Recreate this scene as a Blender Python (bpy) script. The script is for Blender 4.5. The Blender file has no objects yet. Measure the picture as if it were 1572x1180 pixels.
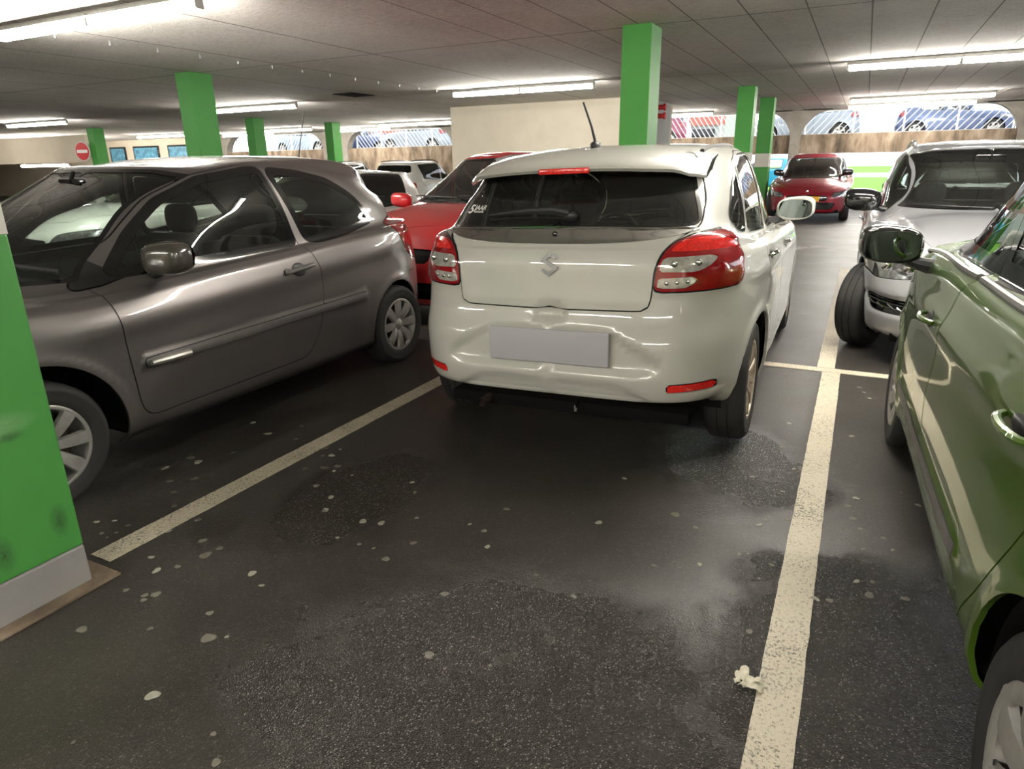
import bpy, bmesh, math, random
import numpy as np
from mathutils import Vector, Matrix
PI = math.pi
random.seed(7); rng = np.random.default_rng(7)
SC = bpy.context.scene
COL = SC.collection

# ------------------------------------------------------------------ camera
CAM_H = 1.42
cam_d = bpy.data.cameras.new('camera'); cam = bpy.data.objects.new('camera', cam_d); COL.objects.link(cam)
cam_d.sensor_fit = 'HORIZONTAL'; cam_d.sensor_width = 36.0; cam_d.lens = 1027.0 / 1572.0 * 36.0
cam_d.clip_start = 0.02; cam_d.clip_end = 400
# rows: world axes expressed in image axes (right, down, forward)
Rw = np.array([[0.8936932, 0.12755979, -0.43016387], [0.44841928, -0.28651998, 0.84665604], [-0.01525128, -0.94954452, -0.31326123]])
M = Matrix(((Rw[0, 0], -Rw[0, 1], -Rw[0, 2], 0), (Rw[1, 0], -Rw[1, 1], -Rw[1, 2], 0), (Rw[2, 0], -Rw[2, 1], -Rw[2, 2], CAM_H), (0, 0, 0, 1)))
cam.matrix_world = M
SC.camera = cam

# ------------------------------------------------------------------ view, sky
SC.view_settings.view_transform = 'Standard'; SC.view_settings.look = 'None'
SC.view_settings.gamma = 1.0; SC.view_settings.use_curve_mapping = False
SC.view_settings.exposure = 1.3
W = bpy.data.worlds.new('overcast_sky'); SC.world = W; W.use_nodes = True
bg = W.node_tree.nodes['Background']; bg.inputs[0].default_value = (0.90, 0.95, 1.0, 1); bg.inputs[1].default_value = 1.35
TUBE_POWER = 78.0
SC.cycles.max_bounces = 8; SC.cycles.diffuse_bounces = 4; SC.cycles.glossy_bounces = 4
SC.cycles.transparent_max_bounces = 16; SC.cycles.sample_clamp_indirect = 6.0; SC.cycles.caustics_reflective = False; SC.cycles.caustics_refractive = False

# ------------------------------------------------------------------ materials
def nodemat(name):
    m = bpy.data.materials.new(name); m.use_nodes = True
    nt = m.node_tree; b = nt.nodes['Principled BSDF']
    return m, nt, b
def setin(b, **k):
    for n, v in k.items():
        n = n.replace('_', ' ')
        if n in b.inputs: b.inputs[n].default_value = v
def simple(name, col, rough=0.5, metal=0.0, coat=0.0, spec=0.5, var=0.06, scale=30.0, coatr=0.03):
    m, nt, b = nodemat(name)
    setin(b, Roughness=rough, Metallic=metal, Coat_Weight=coat, Coat_Roughness=coatr, Specular_IOR_Level=spec)
    if var > 0:
        tc = nt.nodes.new('ShaderNodeTexCoord'); nz = nt.nodes.new('ShaderNodeTexNoise'); nz.inputs['Scale'].default_value = scale
        nz.inputs['Detail'].default_value = 4
        cr = nt.nodes.new('ShaderNodeValToRGB')
        cr.color_ramp.elements[0].position = 0.3; cr.color_ramp.elements[1].position = 0.7
        cr.color_ramp.elements[0].color = (*[c * (1 - var) for c in col], 1); cr.color_ramp.elements[1].color = (*[min(1, c * (1 + var)) for c in col], 1)
        nt.links.new(tc.outputs['Object'], nz.inputs['Vector']); nt.links.new(nz.outputs[0], cr.inputs[0]); nt.links.new(cr.outputs[0], b.inputs['Base Color'])
    else:
        b.inputs['Base Color'].default_value = (*col, 1)
    return m
def paint(name, col, metal=0.0, rough=0.35, coat=1.0, coatr=0.03, dirt=0.0):
    """car paint: clear coat outside, dark lining on the inner face of the panel"""
    m, nt, b = nodemat(name)
    setin(b, Roughness=rough, Metallic=metal, Coat_Weight=coat, Coat_Roughness=coatr)
    geo = nt.nodes.new('ShaderNodeNewGeometry'); mix = nt.nodes.new('ShaderNodeMixShader')
    inn = nt.nodes.new('ShaderNodeBsdfDiffuse'); inn.inputs[0].default_value = (0.035, 0.034, 0.032, 1)
    tc = nt.nodes.new('ShaderNodeTexCoord'); nz = nt.nodes.new('ShaderNodeTexNoise'); nz.inputs['Scale'].default_value = 2.2; nz.inputs['Detail'].default_value = 5
    cr = nt.nodes.new('ShaderNodeValToRGB'); cr.color_ramp.elements[0].position = 0.25; cr.color_ramp.elements[1].position = 0.75
    cr.color_ramp.elements[0].color = (*[c * (0.93 - dirt) for c in col], 1); cr.color_ramp.elements[1].color = (*col, 1)
    nt.links.new(tc.outputs['Object'], nz.inputs['Vector']); nt.links.new(nz.outputs[0], cr.inputs[0]); nt.links.new(cr.outputs[0], b.inputs['Base Color'])
    out = nt.nodes['Material Output']
    nt.links.new(geo.outputs['Backfacing'], mix.inputs[0]); nt.links.new(b.outputs[0], mix.inputs[1]); nt.links.new(inn.outputs[0], mix.inputs[2]); nt.links.new(mix.outputs[0], out.inputs[0])
    return m
def glass(name, tint=(0.55, 0.6, 0.57), refl=1.0, rough=0.01, haze=0.0, hazecol=(0.5, 0.5, 0.45)):
    m = bpy.data.materials.new(name); m.use_nodes = True; nt = m.node_tree
    nt.nodes.remove(nt.nodes['Principled BSDF']); out = nt.nodes['Material Output']
    tr = nt.nodes.new('ShaderNodeBsdfTransparent'); tr.inputs[0].default_value = (*tint, 1)
    gl = nt.nodes.new('ShaderNodeBsdfGlossy'); gl.inputs['Roughness'].default_value = rough; gl.inputs[0].default_value = (refl, refl, refl, 1)
    fr = nt.nodes.new('ShaderNodeFresnel'); fr.inputs[0].default_value = 1.55
    mx = nt.nodes.new('ShaderNodeMixShader'); last = tr.outputs[0]
    if haze > 0:
        df = nt.nodes.new('ShaderNodeBsdfDiffuse'); df.inputs[0].default_value = (*hazecol, 1)
        hz = nt.nodes.new('ShaderNodeMixShader'); hz.inputs[0].default_value = haze
        nt.links.new(tr.outputs[0], hz.inputs[1]); nt.links.new(df.outputs[0], hz.inputs[2]); last = hz.outputs[0]
    nt.links.new(fr.outputs[0], mx.inputs[0]); nt.links.new(last, mx.inputs[1]); nt.links.new(gl.outputs[0], mx.inputs[2]); nt.links.new(mx.outputs[0], out.inputs[0])
    return m
def emit(name, col, s):
    m = bpy.data.materials.new(name); m.use_nodes = True; nt = m.node_tree; nt.nodes.remove(nt.nodes['Principled BSDF'])
    e = nt.nodes.new('ShaderNodeEmission'); e.inputs[0].default_value = (*col, 1); e.inputs[1].default_value = s
    nt.links.new(e.outputs[0], nt.nodes['Material Output'].inputs[0]); return m

MT = {}
MT['white'] = paint('white_paint', (0.51, 0.507, 0.46), coatr=0.04, rough=0.4, dirt=0.03)
MT['grey'] = paint('bronze_grey_paint', (0.185, 0.170, 0.166), metal=0.75, rough=0.42, coatr=0.05)
MT['green'] = paint('green_paint', (0.070, 0.140, 0.013), metal=0.22, rough=0.32, coatr=0.015)
MT['silver'] = paint('silver_paint', (0.50, 0.51, 0.54), metal=0.45, rough=0.38)
MT['red'] = paint('red_paint', (0.50, 0.022, 0.026), metal=0.0, rough=0.35)
MT['crimson'] = paint('crimson_paint', (0.25, 0.004, 0.018), metal=0.2, rough=0.32)
MT['wht2'] = paint('plain_white_paint', (0.55, 0.55, 0.53))
MT['black_paint'] = paint('black_paint', (0.012, 0.013, 0.015))
MT['blue'] = paint('blue_paint', (0.07, 0.10, 0.19), metal=0.4)
MT['ice'] = paint('ice_blue_paint', (0.24, 0.28, 0.32))
MT['lblue'] = paint('light_blue_paint', (0.30, 0.40, 0.50), metal=0.5)
MT['cyan'] = paint('cyan_paint', (0.02, 0.35, 0.62))
MT['wine'] = paint('wine_paint', (0.20, 0.02, 0.06), metal=0.3)
MT['glass'] = glass('car_glass', (0.74, 0.82, 0.77), haze=0.02)
MT['glass_dark'] = glass('tinted_glass', (0.62, 0.63, 0.59), haze=0.025)
MT['glass_black'] = glass('privacy_glass', (0.05, 0.05, 0.05))
MT['lens'] = glass('lamp_lens', (0.85, 0.87, 0.9))
MT['plastic'] = simple('black_plastic', (0.013, 0.013, 0.014), 0.45, var=0.15)
MT['gloss_black'] = simple('gloss_black', (0.008, 0.008, 0.009), 0.12, coat=0.6, var=0.1)
MT['greyplastic'] = simple('grey_plastic', (0.10, 0.095, 0.092), 0.38, var=0.08)
MT['cover'] = simple('mirror_cover', (0.045, 0.041, 0.034), 0.22, coat=0.5, var=0.08)
MT['liner'] = simple('arch_liner', (0.006, 0.006, 0.006), 0.95, spec=0.1)
MT['gap'] = simple('panel_gap', (0.012, 0.012, 0.012), 0.9, spec=0.1, var=0)
MT['rubber'] = simple('tyre_rubber', (0.016, 0.0155, 0.015), 0.72, var=0.25, scale=12)
MT['alloy'] = simple('alloy', (0.50, 0.49, 0.46), 0.34, metal=0.85, var=0.08)
MT['hubcap'] = simple('silver_hubcap', (0.42, 0.41, 0.39), 0.38, metal=0.55, var=0.1)
MT['bronze'] = simple('dusty_alloy', (0.42, 0.36, 0.28), 0.45, metal=0.6, var=0.2)
MT['emblem'] = simple('emblem_metal', (0.06, 0.06, 0.055), 0.25, metal=0.2, var=0.05)
MT['chrome'] = simple('chrome', (0.62, 0.62, 0.62), 0.09, metal=1.0, var=0.03)
MT['darkchrome'] = simple('smoked_chrome', (0.25, 0.25, 0.26), 0.12, metal=1.0, var=0.03)
MT['brake'] = simple('rusty_brake', (0.06, 0.045, 0.035), 0.7, metal=0.3, var=0.3)
MT['seat'] = simple('seat_fabric', (0.022, 0.022, 0.024), 0.9, var=0.2, scale=80)
MT['dash'] = simple('dashboard', (0.02, 0.02, 0.021), 0.6, var=0.1)
MT['redlens'] = simple('red_lens', (0.25, 0.004, 0.007), 0.12, coat=1.0, var=0.12, scale=60)
MT['brightred'] = simple('red_reflector', (0.72, 0.02, 0.015), 0.15, coat=1.0, var=0.25, scale=90)
MT['clearlens'] = simple('clear_lens', (0.50, 0.49, 0.44), 0.1, metal=0.35, coat=1.0, var=0.25, scale=45)
MT['headlamp'] = simple('headlamp_inner', (0.35, 0.36, 0.37), 0.14, metal=0.9, coat=1.0, var=0.55, scale=28)
MT['amber'] = simple('amber_lens', (0.5, 0.22, 0.03), 0.15, coat=1.0)
MT['mirrorglass'] = simple('mirror_glass', (0.20, 0.23, 0.23), 0.02, metal=1.0, var=0)
MT['plate_grey'] = simple('blank_plate', (0.42, 0.41, 0.44), 0.6, var=0.0)
MT['plate_yellow'] = simple('yellow_plate', (0.80, 0.42, 0.02), 0.5, var=0.04)
MT['ink'] = simple('black_ink', (0.01, 0.01, 0.01), 0.5, var=0)
MT['sticker'] = simple('white_sticker', (0.75, 0.75, 0.72), 0.5, var=0)

# ------------------------------------------------------------------ objects and meshes
def link(o, parent=None):
    COL.objects.link(o)
    if parent is not None: o.parent = parent
    return o
def mk(name, V, F, mat=None, parent=None, smooth=True, normals=None, mats=None, fmat=None):
    me = bpy.data.meshes.new(name); me.from_pydata([tuple(map(float, v)) for v in V], [], [tuple(int(i) for i in f) for f in F])
    if mats:
        for m in mats: me.materials.append(m)
        if fmat is not None: me.polygons.foreach_set('material_index', fmat)
    elif mat is not None: me.materials.append(mat)
    me.polygons.foreach_set('use_smooth', [smooth] * len(me.polygons))
    me.update()
    if normals is not None:
        me.normals_split_custom_set_from_vertices([tuple(map(float, n)) for n in normals])
    return link(bpy.data.objects.new(name, me), parent)
def empty(name, loc=(0, 0, 0), rz=0.0, ry=0.0):
    o = bpy.data.objects.new(name, None); o.empty_display_size = 0.2; o.location = loc; o.rotation_mode = 'XYZ'
    o.rotation_euler = (0, ry, rz); return link(o)
def tag(o, label, cat, group=None, kind=None):
    o['label'] = label; o['category'] = cat
    if group: o['group'] = group
    if kind: o['kind'] = kind
    return o
def struct(o): o['kind'] = 'structure'; return o
def autosmooth(o, deg=35):
    me = o.data; bm = bmesh.new(); bm.from_mesh(me)
    for e in bm.edges:
        if len(e.link_faces) == 2 and e.calc_face_angle(0) > math.radians(deg): e.smooth = False
    bm.to_mesh(me); bm.free(); return o
class MB:
    """collects pieces into one mesh"""
    def __init__(s): s.V = []; s.F = []; s.M = []
    def add(s, V, F, mat=None, mi=0):
        n = len(s.V)
        for v in V: s.V.append(tuple(mat @ Vector(v)) if mat is not None else tuple(v))
        for f in F: s.F.append(tuple(i + n for i in f)); s.M.append(mi)
        return s
    def box(s, c, size, bev=0.0, rot=None, mi=0, seg=2):
        bm = bmesh.new(); bmesh.ops.create_cube(bm, size=1.0)
        for v in bm.verts: v.co = Vector((v.co.x * size[0], v.co.y * size[1], v.co.z * size[2]))
        if bev > 0: bmesh.ops.bevel(bm, geom=list(bm.edges), offset=min(bev, min(size) * 0.49), segments=seg, profile=0.5, affect='EDGES')
        m = Matrix.Translation(Vector(c))
        if rot is not None: m = m @ rot
        s.add([v.co.copy() for v in bm.verts], [[v.index for v in f.verts] for f in bm.faces], m, mi); bm.free(); return s
    def ell(s, c, r, p=2.0, rot=None, nu=20, nv=12, mi=0):
        V = []; F = []
        sg = lambda t, e: math.copysign(abs(t) ** e, t)
        for j in range(nv + 1):
            a = -PI / 2 + PI * j / nv
            for i in range(nu):
                b = 2 * PI * i / nu
                V.append((r[0] * sg(math.cos(a), 2 / p) * sg(math.cos(b), 2 / p), r[1] * sg(math.cos(a), 2 / p) * sg(math.sin(b), 2 / p), r[2] * sg(math.sin(a), 2 / p)))
        for j in range(nv):
            for i in range(nu): F.append((j * nu + i, j * nu + (i + 1) % nu, (j + 1) * nu + (i + 1) % nu, (j + 1) * nu + i))
        m = Matrix.Translation(Vector(c))
        if rot is not None: m = m @ rot
        return s.add(V, F, m, mi)
    def tube(s, pts, r, n=8, mi=0, cap=True):
        pts = [Vector(p) for p in pts]; rs = r if isinstance(r, (list, tuple)) else [r] * len(pts); V = []; F = []
        up = Vector((0, 0, 1))
        for i, p in enumerate(pts):
            d = (pts[min(i + 1, len(pts) - 1)] - pts[max(i - 1, 0)]).normalized()
            a = d.cross(up)
            if a.length < 1e-3: a = d.cross(Vector((1, 0, 0)))
            a.normalize(); b = d.cross(a)
            for k in range(n):
                t = 2 * PI * k / n; V.append(tuple(p + (a * math.cos(t) + b * math.sin(t)) * rs[i]))
        for i in range(len(pts) - 1):
            for k in range(n): F.append((i * n + k, i * n + (k + 1) % n, (i + 1) * n + (k + 1) % n, (i + 1) * n + k))
        if cap: F.append(tuple(range(n))[::-1]); F.append(tuple((len(pts) - 1) * n + k for k in range(n)))
        return s.add(V, F, None, mi)
    def lathe(s, prof, n=40, m=None, mi=0):
        """profile of (radius, axial) turned about the local x axis"""
        V = []; F = []; k = len(prof)
        for i in range(n):
            t = 2 * PI * i / n
            for (r, x) in prof: V.append((x, r * math.cos(t), r * math.sin(t)))
        for i in range(n):
            for j in range(k - 1): F.append((i * k + j, i * k + j + 1, ((i + 1) % n) * k + j + 1, ((i + 1) % n) * k + j))
        return s.add(V, F, m, mi)
    def prism(s, poly, z0, z1, m=None, mi=0):
        n = len(poly); V = [(p[0], p[1], z0) for p in poly] + [(p[0], p[1], z1) for p in poly]
        F = [tuple(range(n))[::-1], tuple(range(n, 2 * n))] + [(i, (i + 1) % n, n + (i + 1) % n, n + i) for i in range(n)]
        return s.add(V, F, m, mi)
    def build(s, name, mat, parent=None, smooth=True, auto=35):
        mats = mat if isinstance(mat, (list, tuple)) else [mat]
        o = mk(name, s.V, s.F, parent=parent, smooth=smooth, mats=mats, fmat=s.M)
        return autosmooth(o, auto) if smooth else o
def textmesh(txt, size, depth=0.001, bold=False):
    """text as plain mesh data: (verts, faces), laid in the local xy plane, centred"""
    cu = bpy.data.curves.new('text', 'FONT'); cu.body = txt; cu.size = size; cu.extrude = depth; cu.align_x = 'CENTER'; cu.align_y = 'CENTER'; cu.resolution_u = 3
    if bold: cu.offset = size * 0.02
    o = bpy.data.objects.new('text', cu); COL.objects.link(o); dg = bpy.context.evaluated_depsgraph_get(); dg.update()
    me = bpy.data.meshes.new_from_object(o.evaluated_get(dg)); V = [v.co.copy() for v in me.vertices]; F = [tuple(p.vertices) for p in me.polygons]
    bpy.data.objects.remove(o); bpy.data.curves.remove(cu); bpy.data.meshes.remove(me); return V, F
GUM = [(-2.73,1.45,0.013),(-2.67,1.49,0.01),(-2.58,1.49,0.01),(-2.62,1.4,0.012),(-2.57,1.43,0.01),(-2.57,1.39,0.008),(-2.35,1.65,0.011),(-2.38,1.53,0.012),(-2.19,1.54,0.017),(-2.08,1.53,0.014),(-2.09,1.47,0.022),(-2.12,1.37,0.012),(-2.27,1.37,0.013),(-2.17,1.32,0.017),(-2.16,1.19,0.013),(-2.07,1.2,0.012),(-2.04,1.22,0.017),(-2.05,1.18,0.013),(-1.83,1.46,0.017),(-1.74,1.42,0.01),(-1.78,1.23,0.014),(-2.09,0.99,0.018),(-1.89,1.09,0.011),(-1.68,1.14,0.024),(-1.63,1.17,0.007),(-1.62,0.9,0.019),(-1.35,0.88,0.009),(-1.27,0.82,0.014),(-1.66,0.7,0.006),(-2.22,2.28,0.014),(-2.17,2.32,0.012),(-2.14,2.27,0.009),(-2.12,2.11,0.01),(-1.97,2.05,0.013),(-1.91,1.94,0.014),(-2.03,2.27,0.01),(-1.7,1.94,0.018),(-1.62,1.96,0.017),(-1.71,1.79,0.01),(-1.6,1.79,0.012),(-1.53,1.79,0.009),(-1.44,1.75,0.017),(-1.72,2.33,0.013),(-1.65,2.25,0.012),(-1.51,2.06,0.012),(-1.41,1.89,0.015),(-1.2,2.29,0.014),(-1.2,2.09,0.014),(-1.13,1.99,0.013),(-1.28,2.11,0.008),(-1.12,1.66,0.016),(-1.0,1.38,0.018),(-0.88,1.9,0.009),(-0.81,1.42,0.008),(-0.83,2.79,0.013),(-0.8,2.35,0.015),(-0.53,2.55,0.02),(-0.43,2.48,0.012),(-0.71,1.84,0.011),(-0.51,2.14,0.01),(-0.36,2.22,0.012),(-0.2,2.61,0.014),(-0.18,2.66,0.011),(-0.1,2.7,0.012),(-0.15,2.96,0.007),(-0.29,3.06,0.014),(-0.24,2.35,0.012),(-0.21,2.37,0.007),(-0.12,2.33,0.011),(-0.15,2.22,0.007),(-0.22,2.09,0.014),(-0.14,1.91,0.011),(0.04,2.18,0.011),(-0.12,3.23,0.01),(-0.31,4.82,0.011),(-0.21,4.87,0.011),(0.15,4.71,0.014),(0.18,4.61,0.012),(0.21,4.5,0.012),(-0.2,3.85,0.012),(-0.2,3.48,0.01),(-0.12,3.24,0.009),(-0.14,2.96,0.007),(-0.29,3.06,0.01),(0.12,3.79,0.015),(0.15,3.03,0.013),(0.12,2.94,0.013),(0.14,2.83,0.014),(0.17,2.75,0.012),(0.25,2.71,0.012),(0.28,2.63,0.009),(0.16,2.35,0.013),(0.21,2.37,0.01),(0.2,2.28,0.017),(0.31,2.31,0.014),(0.08,2.19,0.014),(0.03,2.18,0.012),(0.39,3.07,0.013),(0.33,3.17,0.008),(0.18,2.59,0.009),(-2.78,2.22,0.015),(-2.93,2.08,0.022),(-2.85,2.06,0.022),(-2.94,1.94,0.021),(-2.79,1.85,0.018),(-2.7,1.92,0.018),(-2.67,1.78,0.015),(-2.55,1.69,0.015),(-2.81,2.49,0.022),(-3.02,2.58,0.017),(-2.61,2.5,0.014),(-2.72,2.66,0.014),(-2.38,2.47,0.025),(-2.32,2.39,0.012),(-2.28,2.41,0.017),(-2.29,2.49,0.011),(-2.16,2.32,0.016),(-2.21,2.28,0.021),(-2.29,2.23,0.016),(-2.11,2.11,0.017),(-1.97,2.05,0.017),(-1.91,1.95,0.017),(-2.35,1.65,0.017),(-2.4,2.12,0.018)]
# ------------------------------------------------------------------ car body maths
def pchip(xk, yk, x):
    """monotone cubic; xk (n), yk (n, ...), x (m)"""
    xk = np.asarray(xk, float); yk = np.asarray(yk, float); h = np.diff(xk); sh = (len(h),) + (1,) * (yk.ndim - 1)
    dl = np.diff(yk, axis=0) / h.reshape(sh); d = np.zeros_like(yk)
    if len(xk) > 2:
        w1 = (2 * h[1:] + h[:-1]).reshape((-1,) + (1,) * (yk.ndim - 1)); w2 = (h[1:] + 2 * h[:-1]).reshape(w1.shape)
        a, b = dl[:-1], dl[1:]
        with np.errstate(divide='ignore', invalid='ignore'):
            d[1:-1] = np.where(a * b > 0, (w1 + w2) / (w1 / np.where(a == 0, 1, a) + w2 / np.where(b == 0, 1, b)), 0)
    d[0] = dl[0]; d[-1] = dl[-1]
    i = np.clip(np.searchsorted(xk, x, side='right') - 1, 0, len(h) - 1)
    H = h[i].reshape((-1,) + (1,) * (yk.ndim - 1)); t = ((x - xk[i]) / h[i]).reshape(H.shape)
    return (2 * t**3 - 3 * t**2 + 1) * yk[i] + (t**3 - 2 * t**2 + t) * H * d[i] + (-2 * t**3 + 3 * t**2) * yk[i + 1] + (t**3 - t**2) * H * d[i + 1]
def curve1(pts):
    p = sorted(pts); xs = np.array([a for a, b in p]); ys = np.array([b for a, b in p])
    return lambda x: pchip(xs, ys, np.clip(x, xs[0], xs[-1]))
def smst(x): x = np.clip(x, 0, 1); return x * x * (3 - 2 * x)
def rpoly(pts, r=0.03):
    out = []; n = len(pts)
    for i in range(n):
        p = np.array(pts[i][:2], float); a = np.array(pts[i - 1][:2], float); b = np.array(pts[(i + 1) % n][:2], float)
        rr = pts[i][2] if len(pts[i]) > 2 else r
        la = np.linalg.norm(a - p); lb = np.linalg.norm(b - p); ra = min(rr, la * .48); rb = min(rr, lb * .48)
        if rr <= 0: out.append(p); continue
        A = p + (a - p) / la * ra; B = p + (b - p) / lb * rb
        for t in (0, .25, .5, .75, 1): out.append((1 - t)**2 * A + 2 * t * (1 - t) * p + t * t * B)
    return np.array(out)
def sdpoly(P2, poly):
    poly = np.asarray(poly); a = poly; b = np.roll(poly, -1, axis=0)
    x = P2[:, None, 0]; y = P2[:, None, 1]; ex = (b - a)[None]; wx = x - a[None, :, 0]; wy = y - a[None, :, 1]
    t = np.clip((wx * ex[..., 0] + wy * ex[..., 1]) / ((ex**2).sum(-1) + 1e-12), 0, 1)
    d = np.sqrt(((wx - t * ex[..., 0])**2 + (wy - t * ex[..., 1])**2).min(1))
    c1 = (a[None, :, 1] <= y) != (b[None, :, 1] <= y)
    xi = a[None, :, 0] + (y - a[None, :, 1]) * ex[..., 0] / np.where(ex[..., 1] == 0, 1e-9, ex[..., 1])
    ins = (np.logical_and(c1, x < xi).sum(1) % 2) == 1
    return np.where(ins, -d, d)
def side(pts, r=0.03):
    poly = rpoly(pts, r); return lambda P: sdpoly(P[:, 1:3], poly)
def frontal(pts, r=0.02):
    """outline as (|x|, z) half or whole"""
    poly = rpoly(pts, r); return lambda P: sdpoly(P[:, [0, 2]], poly)
def plan(pts, r=0.02):
    poly = rpoly(pts, r); return lambda P: sdpoly(P[:, :2], poly)
def circ(cy, cz, R): return lambda P: np.hypot(P[:, 1] - cy, P[:, 2] - cz) - R

class Body:
    def __init__(s, rows, nphi=150, step=0.03):
        """rows bottom to top: dict(hw, yf, yr, z=[(y,z)..], nf, nr, ym, cz) ; half body x>=0"""
        # columns by arc length on a middle row
        def plan_pts(r, ph):
            ym = r.get('ym', (r['yf'] + r['yr']) / 2); n = np.where(ph <= PI / 2, r.get('nf', 5), r.get('nr', 5))
            c = np.cos(ph); sn = np.sin(ph); x = r['hw'] * np.abs(sn)**(2 / n)
            y = np.where(c >= 0, ym + (r['yf'] - ym) * np.abs(c)**(2 / n), ym + (r['yr'] - ym) * np.abs(c)**(2 / n))
            if 'w' in r: x = x * curve1(r['w'])(y)
            return x, y
        ph = np.linspace(0, PI, 4001); acc = np.zeros(4000)
        for r in rows[3:9]:
            x, y = plan_pts(r, ph); acc += np.hypot(np.diff(x), np.diff(y))
        acc = np.concatenate([[0], np.cumsum(acc)]); acc /= acc[-1]
        phs = np.interp(np.linspace(0, 1, nphi), acc, ph)
        K = []
        for r in rows:
            x, y = plan_pts(r, phs); z = curve1(r['z'])(y)
            if 'cz' in r: z = z + r['cz'] * (1 - (x / max(r['hw'], .01))**2) * (smst((y - r.get('czy', 1.8)) / .6) + r.get('czr', 0) * smst((-.1 - y) / .4))
            K.append(np.stack([x, y, z], 1))
        K = np.array(K); K[-1, :, 0] = 0; K[:, 0, 0] = 0; K[:, -1, 0] = 0
        L = np.linalg.norm(np.diff(K, axis=0), axis=2); v = np.concatenate([[0], np.cumsum(np.maximum(L.mean(1), 0.03))])
        vv = []
        for i in range(len(rows) - 1):
            n = max(2, int(math.ceil(np.percentile(L[i], 90) / step))); vv += list(v[i] + (v[i + 1] - v[i]) * np.arange(n) / n)
        vv.append(v[-1]); G = pchip(v, K, np.array(vv)); s.nr, s.nc = G.shape[:2]
        s.V = G.reshape(-1, 3).copy()
        s.F = []; nc = s.nc
        for i in range(s.nr - 1):
            for j in range(nc - 1): s.F.append((i * nc + j, i * nc + j + 1, (i + 1) * nc + j + 1, (i + 1) * nc + j))
        s.lab = ['body'] * len(s.F); s.edge = {}; s.G0 = len(s.V)
    def grid_normals(s):
        G = s.V[:s.G0].reshape(s.nr, s.nc, 3); du = np.gradient(G, axis=1); dv = np.gradient(G, axis=0); n = np.cross(dv, du)
        l = np.linalg.norm(n, axis=2, keepdims=True); n = n / np.maximum(l, 1e-9)
        n[:, [0, -1], 0] = 0; n[-1, :, 0] = 0
        if n[s.nr // 3, s.nc // 2, 0] < 0: n = -n
        n[-1] = np.where(l[-1] < 1e-9, np.array([0, 0, 1.]), n[-1])
        return n.reshape(-1, 3)
    def disp(s, *fns):
        """each fn(P, N) -> (n,) offset along the normal or (n,3) vector"""
        for fn in fns:
            N = s.grid_normals(); d = fn(s.V, N)
            s.V = s.V + (N * d[:, None] if d.ndim == 1 else d)
        c = np.arange(s.nr) * s.nc; s.V[c, 0] = 0; s.V[c + s.nc - 1, 0] = 0; s.V[-s.nc:, 0] = 0
    def finish(s): s.N = s.grid_normals(); s.V = list(s.V); s.N = list(s.N)
    def cut(s, src, fn, new, pred=None):
        src = (src,) if isinstance(src, str) else src
        V = np.array(s.V); val = fn(V); val = np.where(np.abs(val) < 6e-4, 0, val); sg = np.sign(val)
        cache = {}; F2 = []; L2 = []
        for f, l in zip(s.F, s.lab):
            if l not in src: F2.append(f); L2.append(l); continue
            q = [sg[i] for i in f]; mn = min(q); mx = max(q)
            if mx > 0 and mn >= 0: F2.append(f); L2.append(l); continue
            if pred is not None and not pred(V[list(f)].mean(0)): F2.append(f); L2.append(l); continue
            if mx <= 0: F2.append(f); L2.append(new); continue
            pos = []; neg = []; n = len(f)
            for k in range(n):
                a = f[k]; b = f[(k + 1) % n]
                if sg[a] >= 0: pos.append(a)
                if sg[a] <= 0: neg.append(a)
                if sg[a] * sg[b] < 0:
                    key = (a, b) if a < b else (b, a)
                    if key not in cache:
                        t = val[a] / (val[a] - val[b]); s.V.append(V[a] * (1 - t) + V[b] * t); nn = s.N[a] * (1 - t) + s.N[b] * t
                        s.N.append(nn / max(np.linalg.norm(nn), 1e-9)); cache[key] = len(s.V) - 1
                    pos.append(cache[key]); neg.append(cache[key])
            if len(pos) > 2: F2.append(tuple(pos)); L2.append(l)
            if len(neg) > 2: F2.append(tuple(neg)); L2.append(new)
        s.F = F2; s.lab = L2
    def region(s, src, fn, new, gap=0.0025, pred=None, gaplab='gap'):
        s.cut(src, lambda P: fn(P) - gap, '_t', pred); s.cut('_t', lambda P: fn(P) + gap, new); s.relabel('_t', gaplab)
    def relabel(s, a, b): s.lab = [b if l == a else l for l in s.lab]
    def part(s, labels, side=None, off=0.0, rim=0.0, name=None, mat=None, parent=None, bulge=None, mats=None):
        """extract labelled faces; side None = both mirrored, +1 right, -1 left"""
        labels = (labels,) if isinstance(labels, str) else labels
        idx = [i for i, l in enumerate(s.lab) if l in labels]
        if not idx: return None
        used = {}; V = []; N = []; F = []; FM = []
        for i in idx:
            nf = []
            for v in s.F[i]:
                if v not in used: used[v] = len(V); V.append(np.array(s.V[v])); N.append(np.array(s.N[v]))
                nf.append(used[v])
            F.append(nf); FM.append(labels.index(s.lab[i]) if mats else 0)
        V = np.array(V); N = np.array(N)
        sp = side if side else 1
        if sp < 0: V = V * [-1, 1, 1]; N = N * [-1, 1, 1]; F = [f[::-1] for f in F]
        if side is None:
            n = len(V); on = np.abs(V[:, 0]) < 1e-6; mp = np.where(on, np.arange(n), 0); new = []; k = n
            for i in range(n):
                if not on[i]: mp[i] = k; k += 1; new.append(i)
            V2 = V[new] * [-1, 1, 1]; N2 = N[new] * [-1, 1, 1]
            F = F + [[int(mp[i]) for i in f[::-1]] for f in F]; V = np.vstack([V, V2]); N = np.vstack([N, N2]); FM = FM + FM
        # orientation: face normal should agree with the surface normal
        f0 = F[len(F) // 4]; c = np.cross(V[f0[1]] - V[f0[0]], V[f0[2]] - V[f0[0]])
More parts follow.
